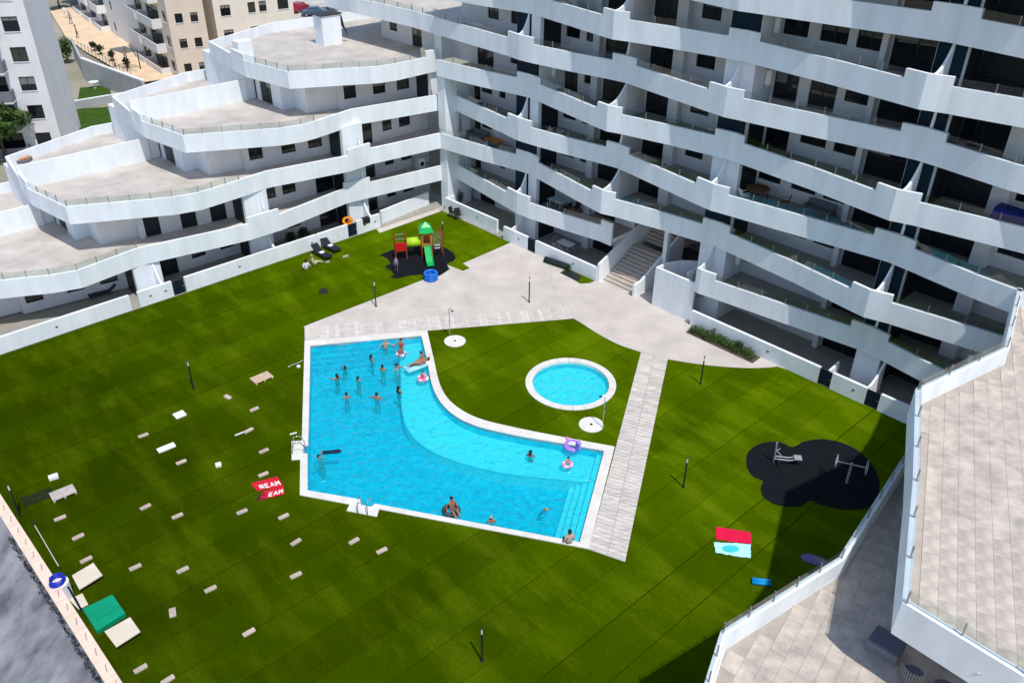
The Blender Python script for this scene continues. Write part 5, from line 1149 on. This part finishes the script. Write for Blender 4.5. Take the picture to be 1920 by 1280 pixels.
for i, (u_, v_, r_, l_) in enumerate([(10.7, 2.0, 90, 'dark chair left of the pale balcony table'), (12.6, 1.9, -80, 'dark chair right of the pale balcony table'), (13.1, 2.4, 0, 'dark chair against the wall of a first-floor balcony')]): garden_chair(mw(u_, v_, 3), MANG+R(r_), l_, M['black_plastic'], 'dark chairs on a first-floor balcony')
table(mw(13.2, 1.3, .05), MANG, 'white table on the ground terrace left of the staircase', 1.4, .8, .72, M['white_plastic'])
for i, (u_, v_, r_, l_) in enumerate([(12.3, 1.3, 90, 'grey chair at the left end of the white terrace table'), (14.2, 1.3, -90, 'grey chair at the right end of the white terrace table'), (12.9, .6, 180, 'grey chair in front of the white terrace table, left'), (13.6, .6, 180, 'grey chair in front of the white terrace table, right')]): garden_chair(mw(u_, v_, .05), MANG+R(r_), l_, flat('chair_grey', (.25, .25, .28), .6), 'grey chairs round the white terrace table')
o = table(mw(28.6, 2.0, 9), MANG, 'round brown wicker table on a third-floor balcony', 1.5, 1.1, .75, wicker, None, True)
garden_chair(mw(30.6, 1.9, 9), MANG+R(-60), 'wicker chair right of the round wicker table', wicker); garden_chair(mw(26.9+1.4, 1.0, 9), MANG+R(150), 'pale chair in front of the round wicker table', M['white_plastic'])
sofa(mw(32.6, 2.6, 9), MANG, 'grey sofa below a window of the third-floor balcony', 1.8, greyc)
o = thing('storage_bag', 'cobalt blue tarpaulin cover on the rightmost fourth-floor balcony', 'cover', mw(43.4, 1.7, 12), MANG); b = MB(); b.slab([(-1.2, -.6), (1.2, -.6), (1.2, .6), (-1.2, .6)], 0, .95); b.v = [(x*(1 if z < .1 else .88), y*(1 if z < .1 else .7), z+(0 if z < .1 else .12*math.sin(x*3))) for x, y, z in b.v]; b.build('tarpaulin', flat('tarp_blue', (.0, .012, .20), .6), o); b = MB(); b.box(-1.22, 1.22, -.62, -.6, .02, .1); b.build('hem', M['white_plastic'], o)
for u_, v_, z_, l_, mt in [(29.6, 1.0, 12, 'small potted plant on the fourth-floor balcony, left', 'leaf_dark'), (30.7, 1.1, 12, 'red-flowering pot on the fourth-floor balcony', 'leaf_dark'), (.9, 1.0, .05, 'tall dark potted plant at the inner corner', 'leaf_dark'), (7.4, 1.6, 3, 'yellow-green potted bush beside the navy cupboard', 'leaf')]:
    shrub(mw(u_, v_, z_), .35 if z_ != 12 else .22, 1.3 if z_ < 1 else (.7 if z_ == 3 else .4), l_, 240, .08, int(u_*3), mt, None, True)
for u_, v_, l_, h_ in [(13.4, 1.6, 'dark bush on the ground terrace behind the loungers, right', 1.3), (14.4, 1.5, 'dark bush on the ground terrace behind the loungers, left', 1.1)]: p = lw(u_, v_, .05); shrub(p, .55, h_, l_, 600, .1, int(u_*7), 'leaf_dark')
o = thing('washing_machine', 'white appliance on the first-floor balcony at the inner corner', 'appliance', lw(.9, 2.3, 3), LANG); b = MB(); b.box(-.35, .35, -.3, .3, 0, .95); b.build('casing', M['white_plastic'], o); b = MB(); b.tube((0, -.302, .5), (0, -.33, .5), .2, n=18); b.build('door', M['dark_metal'], o)
p = pix(192, 553, .05); o = thing('sun_lounger', 'low black sun lounger on the shaded ground terrace of the left wing', 'sun lounger', p, LANG, 'dark sun loungers'); b = MB(); b.box(-.9, .5, -.3, .3, .22, .28); b.build('seat_cushion', M['black_plastic'], o); b = MB(); b.add([(.5, -.3, .25), (.5, .3, .25), (1.0, .3, .6), (1.0, -.3, .6), (.5, -.3, .2), (.5, .3, .2), (1.0, .3, .55), (1.0, -.3, .55)], [(0, 1, 2, 3), (7, 6, 5, 4), (0, 3, 7, 4), (1, 5, 6, 2), (3, 2, 6, 7)]); b.build('backrest', M['black_plastic'], o)
for x_ in (-.8, .4):
    for y_ in (-.25, .25): b = MB(); b.box(x_-.02, x_+.02, y_-.02, y_+.02, 0, .218); b.build('leg', M['dark_metal'], o)
p = pix(43, 302, 6); o = thing('round_daybed', 'round day bed with orange cushions on a roof terrace corner', 'day bed', (p.x, p.y, 6.005)); b = MB(); b.lathe([(.68, 0), (.72, .22), (.68, .24)], n=24); b.build('base', greyc, o)
for i in range(6): b = MB(); a = i*1.05; b.ball((.4*math.cos(a), .4*math.sin(a), .29), .22, (1, 1, .4)); b.build('cushion', flat('cushion_orange', (.55, .22, .08), .9), o, smooth=True)
p = pix(259, 176, 9); o = thing('hose_coil', 'dark flattened ring of cable on the third-level roof terrace', 'cable', (p.x, p.y, 9.01)); b = MB(); b.torus((0, 0, .06), .7, .06, 30, 6); b.v = [(x*1.25, y, z) for x, y, z in b.v]; b.build('cable_loop', M['black_plastic'], o); b = MB(); b.box(-.25, .2, -.12, .12, .0, .1); b.build('cable_end', flat('pinkish', (.5, .35, .35), .7), o)
# near terrace furniture
p = pix(1652, 1222, 6); o = thing('pouf_table', 'square grey upholstered pouf in the shade of the near terrace', 'pouf', (p.x+.15, p.y+.1, 6.006), R(-42)); b = MB(); b.box(-.52, .52, -.42, .42, 0, .42); b.build('base', flat('pouf_grey', (.22, .22, .23), .9), o); b = MB(); b.box(-.5, .5, -.4, .4, .422, .5); b.build('cushion', flat('pouf_blue_grey', (.12, .13, .18), .9), o)
def wicker_chair(x, y, rz, label):
    p = pix(x, y, 6.4); o = thing('wicker_chair', label, 'chair', (p.x, p.y, 6.006), rz, 'wicker tub chairs on the near terrace'); wm = nmat('grey_wicker_strand', (.30, .28, .25), .8)
    b = MB()
    for i in range(15):
        a = math.pi*(i/14); x0, y0 = .36*math.cos(a), .36*math.sin(a); b.tube((x0*.8, y0*.8, .05), (x0*1.15, y0*1.15, .85 if 2 < i < 12 else .65), .016, n=5)
    for h_ in (.15, .27, .39, .51, .63, .75): b.path([(.36*(.82+.38*h_)*math.cos(math.pi*i/14), .36*(.82+.38*h_)*math.sin(math.pi*i/14), h_) for i in range(15)], .014, 5)
    b.build('woven_shell', wm, o); b = MB(); b.lathe([(.33, .32), (.35, .4), (.3, .46)], n=18); b.build('seat_cushion', flat('pouf_blue_grey', (.12, .13, .18), .9), o)
    for s in (-1, 1): b = MB(); b.tube((s*.25, -.2, 0), (s*.25, -.15, .34), .02, n=6); b.build('leg', M['dark_metal'], o)
wicker_chair(1712, 1262, R(150), 'woven tub chair under the edge of the upper deck'); wicker_chair(1772, 1290, R(190), 'woven tub chair at the bottom edge, right of the other')

# ============================================================ background
# courtyard, lawns and retaining wall behind the left wing
ct = sheet('courtyard', [P2([(95, 25), (165, 10), (345, 128), (330, 150), (262, 160), (160, 100), (125, 75)])], .30, M['court']); tag(ct, kind='structure')
for i, L_c in enumerate([[(150, 165), (205, 160), (210, 185), (145, 194)], [(140, 205), (240, 198), (255, 235), (140, 245)]]): q = sheet('far_lawn', [P2(L_c)], .02, M['grass_far']); tag(q, kind='structure')
o = thing('retaining_wall', 'grey concrete retaining wall below the ochre courtyard', 'wall'); b = MB()
w0, w1, w2 = pix(140, 108, 0).xy, pix(160, 150, 0).xy, pix(275, 195, 0).xy
ribbon(b, [(w0.x, w0.y, 2.6), (w1.x, w1.y, 2.6), (w2.x, w2.y, 2.6)], 0, .3, 1); b.build('wall_body', M['concrete'], o)
b = MB(); ribbon(b, [(w1.x, w1.y, 2.75), (w2.x, w2.y, 2.75)], 2.602, .36, 1); b.build('wall_coping', M['stucco'], o)
o = thing('divider_wall', 'low pale wall between the two far lawns', 'wall'); a, c = pix(140, 206).xy, pix(232, 190).xy; b = MB(); ribbon(b, [(a.x, a.y, .9), (c.x, c.y, .9)], 0, .25, 1); b.build('wall_body', M['concrete'], o); b = MB(); ribbon(b, [(a.x, a.y, .98), (c.x, c.y, .98)], .902, .3, 1); b.build('coping', M['stucco'], o)
fn = thing('courtyard_fence', 'thin grey fence along the edge of the ochre courtyard', 'fence'); fpts = [pix(*q, 0).xy for q in [(118, 90), (150, 100), (190, 122), (235, 150), (262, 158)]]
for a, c in zip(fpts, fpts[1:]):
    m_ = max(2, int((c-a).length/1.2))
    for i in range(m_): q = a.lerp(c, i/m_); b = MB(); b.box(q.x-.03, q.x+.03, q.y-.03, q.y+.03, .3, 1.6); b.build('fence_post', M['grey_metal'], fn)
    b = MB(); b.tube((a.x, a.y, 1.58), (c.x, c.y, 1.58), .03, n=5); b.tube((a.x, a.y, .7), (c.x, c.y, .7), .025, n=5); b.build('fence_rail', M['grey_metal'], fn)
for x, y, l, c1, c2 in [(146, 72, 'person in pink top walking across the ochre courtyard', (.6, .25, .25), (.05, .05, .06)), (124, 34, 'person in white at the far end of the ochre courtyard', (.8, .8, .8), (.7, .7, .72)), (134, 46, 'person in blue-grey behind the fence of the ochre courtyard', (.3, .35, .45), (.1, .12, .2)), (258, 84, 'person in dark clothes by the corner of the white and grey block', (.04, .04, .05), (.03, .03, .04))]:
    p = pix(x, y, .3); person(l, (p.x, p.y, .3), R(random.uniform(0, 360)), 'walk', 'dressed', c1, c2, 'dark', scale=1.1)
for i, (x, y) in enumerate([(178, 97), (190, 103), (210, 115), (240, 128)]): p = pix(x, y, .3); shrub((p.x, p.y, .3), .6, 1.1, ['dark pot plant first along the courtyard edge', 'dark pot plant second along the courtyard edge', 'dark pot plant third along the courtyard edge', 'dark pot plant nearest the wing along the courtyard edge'][i], 220, .16, 20+i, 'leaf_dark', 'pot plants along the courtyard edge', True)
p = pix(240, 128, .3); o = thing('pergola', 'small dark pergola at the near end of the ochre courtyard', 'pergola', (p.x, p.y, .3), R(-40))
for sx in (-1.6, 1.6):
    for sy in (-.9, .9): b = MB(); b.box(sx-.05, sx+.05, sy-.05, sy+.05, 0, 2.3); b.build('post', M['dark_metal'], o)
for i in range(7): b = MB(); b.box(-1.8, 1.8, -1.0+i*.31, -.9+i*.31, 2.3, 2.38); b.build('slat', flat('pergola_blue_grey', (.10, .13, .16), .7), o)
p = pix(178, 165); o = thing('garden_table', 'white garden table on the far lawn', 'table', (p.x, p.y, .02)); b = MB(); b.lathe([(.6, .7), (.6, .75)], n=16); b.build('tabletop', M['white_plastic'], o); b = MB(); b.lathe([(.3, 0), (.05, .08), (.05, .7)], n=10); b.build('pedestal', M['white_plastic'], o)
# generic facade for distant blocks: local x along the facade, y inwards
def far_building(name, label, A, B, depth, floors, fh, wmat, bays, z0=0, balc=None, bmat='tower_grey', roof=True):
    A, B = Vector(A), Vector(B); ang = math.atan2((B-A).y, (B-A).x); L = (B-A).length
    o = thing(name, label, 'building', (A.x, A.y, z0), ang); H = floors*fh
    b = MB(); b.box(0, L, 0.25, depth, 0, H); b.build('body', M[wmat], o)
    b = MB(); b.box(-.15, L+.15, .1, depth+.15, H, H+.6); b.build('roof', M[wmat], o)
    for f in range(floors):
        z = f*fh; wl = []
        for (s0, s1, zl, zh) in bays: wl.append((s0, s1, zl, zh, 'w' if zl > .3 else 'd'))
        wall_run(o, (0, 0), (L, 0), z, z+fh-.002, wl, .24, wmat)
        if balc:
            for s0, s1, dp in balc:
                b = MB(); b.box(s0, s1, -dp, -.005, z-.12, z+.05); b.build('balcony_slab', M[wmat], o)
                b = MB(); b.box(s0, s1, -dp, -dp+.12, z+.052, z+1.05); b.box(s0, s0+.12, -dp+.122, -.005, z+.052, z+1.05); b.box(s1-.12, s1, -dp+.122, -.005, z+.052, z+1.05); b.build('balcony_front', M[bmat], o)
    return o, ang, L
# white tower at the left edge
TA = pix(122, 285).xy; TB = pix(152, 238).xy; ts = (TB-TA).normalized(); tl = Vector((-ts.y, ts.x)); tl = tl if tl.x < 0 else -tl
o, ang, L = far_building('apartment_tower', 'white apartment tower with grey balconies at the upper left', TA+tl*16, TA, (TB-TA).length, 9, 2.75, 'tower_wall', [(16-2.3, 16-.9, .75, 2.1), (16-5.9, 16-3.4, 0, 2.2), (16-9.4, 16-8.0, .75, 2.1), (16-13.5, 16-10.6, 0, 2.2)], 0, [(16-6.4, 16-3.0, 1.2), (16-14, 16-10.2, 1.2)])
# pale block with curved balconies, and beige blocks
PA, PB = pix(150, 20).xy, pix(272, 108).xy; 
far_building('apartment_block', 'white and grey block with rounded balconies beside the ochre courtyard', PA, PB, 7, 6, 3.0, 'tower_wall', [(2, 5.5, 0, 2.3), (8.5, 12, 0, 2.3), (16, 19.5, 0, 2.3), (23, 24.3, .9, 2.2)], 0, [(1.5, 6, 1.3), (8, 12.5, 1.3), (15.5, 20, 1.3)], 'tower_wall')
QA, QB = pix(273, 110).xy, pix(338, 152).xy; LQ = (QB-QA).length
far_building('apartment_block', 'beige block with wrap-round balconies left of the dark gap', QA, QB, 4.5, 6, 3.0, 'beige_pale', [(.3*LQ/9, 2.2*LQ/9, 0, 2.3), (3.4*LQ/9, 6.6*LQ/9, 0, 2.3), (7.5*LQ/9, 8.4*LQ/9, .9, 2.2)], 0, [(2.9*LQ/9, 7.0*LQ/9, 1.2), (.0, 2.4*LQ/9, 1.2)], 'tower_wall')
QC = pix(404, 146).xy; LQ = (QC-QB).length
far_building('apartment_block', 'ochre side block with small square windows before the dark gap', QB+Vector((.05, -.3)), QC, 3.5, 6, 3.0, 'beige_render', [(LQ*.2, LQ*.2+.9, 1.0, 2.1), (LQ*.62, LQ*.62+.9, 1.0, 2.1)], 0)
RA, RB = pix(420, 136).xy, pix(562, 114).xy; LR = (RB-RA).length
far_building('apartment_block', 'pale beige block with small shuttered windows right of the dark gap', RA, RB, 14, 7, 3.0, 'beige_pale', [(LR*.08, LR*.08+1.3, .9, 2.2), (LR*.42, LR*.42+1.0, .9, 2.2), (LR*.56, LR*.56+1.0, .9, 2.2), (LR*.80, LR*.80+1.5, .9, 2.2)], 0)
# street with cars behind
st = sheet('street', [P2([(540, 60), (800, 60), (900, -60), (520, -60)])], .01, M['street']); tag(st, kind='structure')
tree(pix(615, 22), 5.5, 2.6, 'round green street tree at the top of the photo', 2600, .24, 31); tree(pix(12, 300), 6.5, 3.0, 'bushy tree in front of the white tower at the left edge', 4200, .26, 33); tree(pix(-25, 315), 5.5, 2.4, 'smaller tree cut by the left edge of the photo', 1800, .26, 35)
tree(pix(112, 18), 4.5, 3.0, 'dark tree beyond the ochre courtyard', 2000, .3, 37, 'leaf_dark'); tree(pix(150, 4), 4.5, 3.2, 'second dark tree beyond the ochre courtyard', 2000, .3, 39, 'leaf_dark')
shrub(pix(128, 118), 1.1, 3.4, 'yellowish slender shrub beside the tower wall', 700, .2, 41, 'leaf')
def car(x, y, rz, col, label):
    p = pix(x, y); o = thing('parked_car', label, 'car', (p.x, p.y, .012), rz, 'cars parked in the far street'); pm = nmat('car_paint_%.2f' % col[0], col, .25, spec=.6)
    prof = [(-2.1, .35), (-2.1, .75), (-1.9, .85), (-1.2, .92), (-.75, 1.42), (.7, 1.45), (1.35, .98), (2.0, .85), (2.1, .6), (2.1, .35)]
    b = MB(); n = len(prof); vs = [(x_, s*(.85 if z_ < 1 else .68), z_) for s in (-1, 1) for x_, z_ in prof]
    b.add(vs, [tuple(range(n)), tuple(range(2*n-1, n-1, -1))]+[(i, i+n, (i+1) % n+n, (i+1) % n) for i in range(n)]); b.build('body', pm, o)
    b = MB(); b.add([(-1.1, -.72, 1.0), (-.72, -.66, 1.40), (-.72, .66, 1.40), (-1.1, .72, 1.0), (1.28, -.72, 1.06), (.75, -.66, 1.44), (.75, .66, 1.44), (1.28, .72, 1.06)], [(0, 1, 2, 3), (4, 7, 6, 5)]); b.v = [(x_*1.012, y_, z_+.012) for x_, y_, z_ in b.v]; b.build('windscreen', M['pane'], o)
    for s in (-1, 1):
        b = MB(); b.add([(-1.0, s*.80, 1.0), (-.7, s*.71, 1.36), (.65, s*.71, 1.39), (1.15, s*.80, 1.02)], [(0, 1, 2, 3)]); b.build('side_window', M['pane'], o)
        for x_ in (-1.3, 1.3):
            b = MB(); b.tube((x_, s*.70, .32), (x_, s*.88, .32), .32, n=14); w = b.build('wheel', M['black_plastic'], o); b = MB(); b.tube((x_, s*.881, .32), (x_, s*.89, .32), .19, n=12); b.build('rim', M['grey_metal'], w)
        b = MB(); b.box(2.06, 2.12, s*.6-.15, s*.6+.15, .62, .75); b.build('headlight', M['white_plastic'], o)
car(560, 22, R(70), (.30, .01, .03), 'dark red car at the corner of the beige block'); car(590, 30, R(10), (.05, .09, .16), 'dark blue car in the far street, left of the tree'); car(643, 12, R(-20), (.25, .45, .6), 'light blue car right of the street tree'); car(668, 14, R(-20), (.03, .05, .10), 'navy car at the end of the far street')
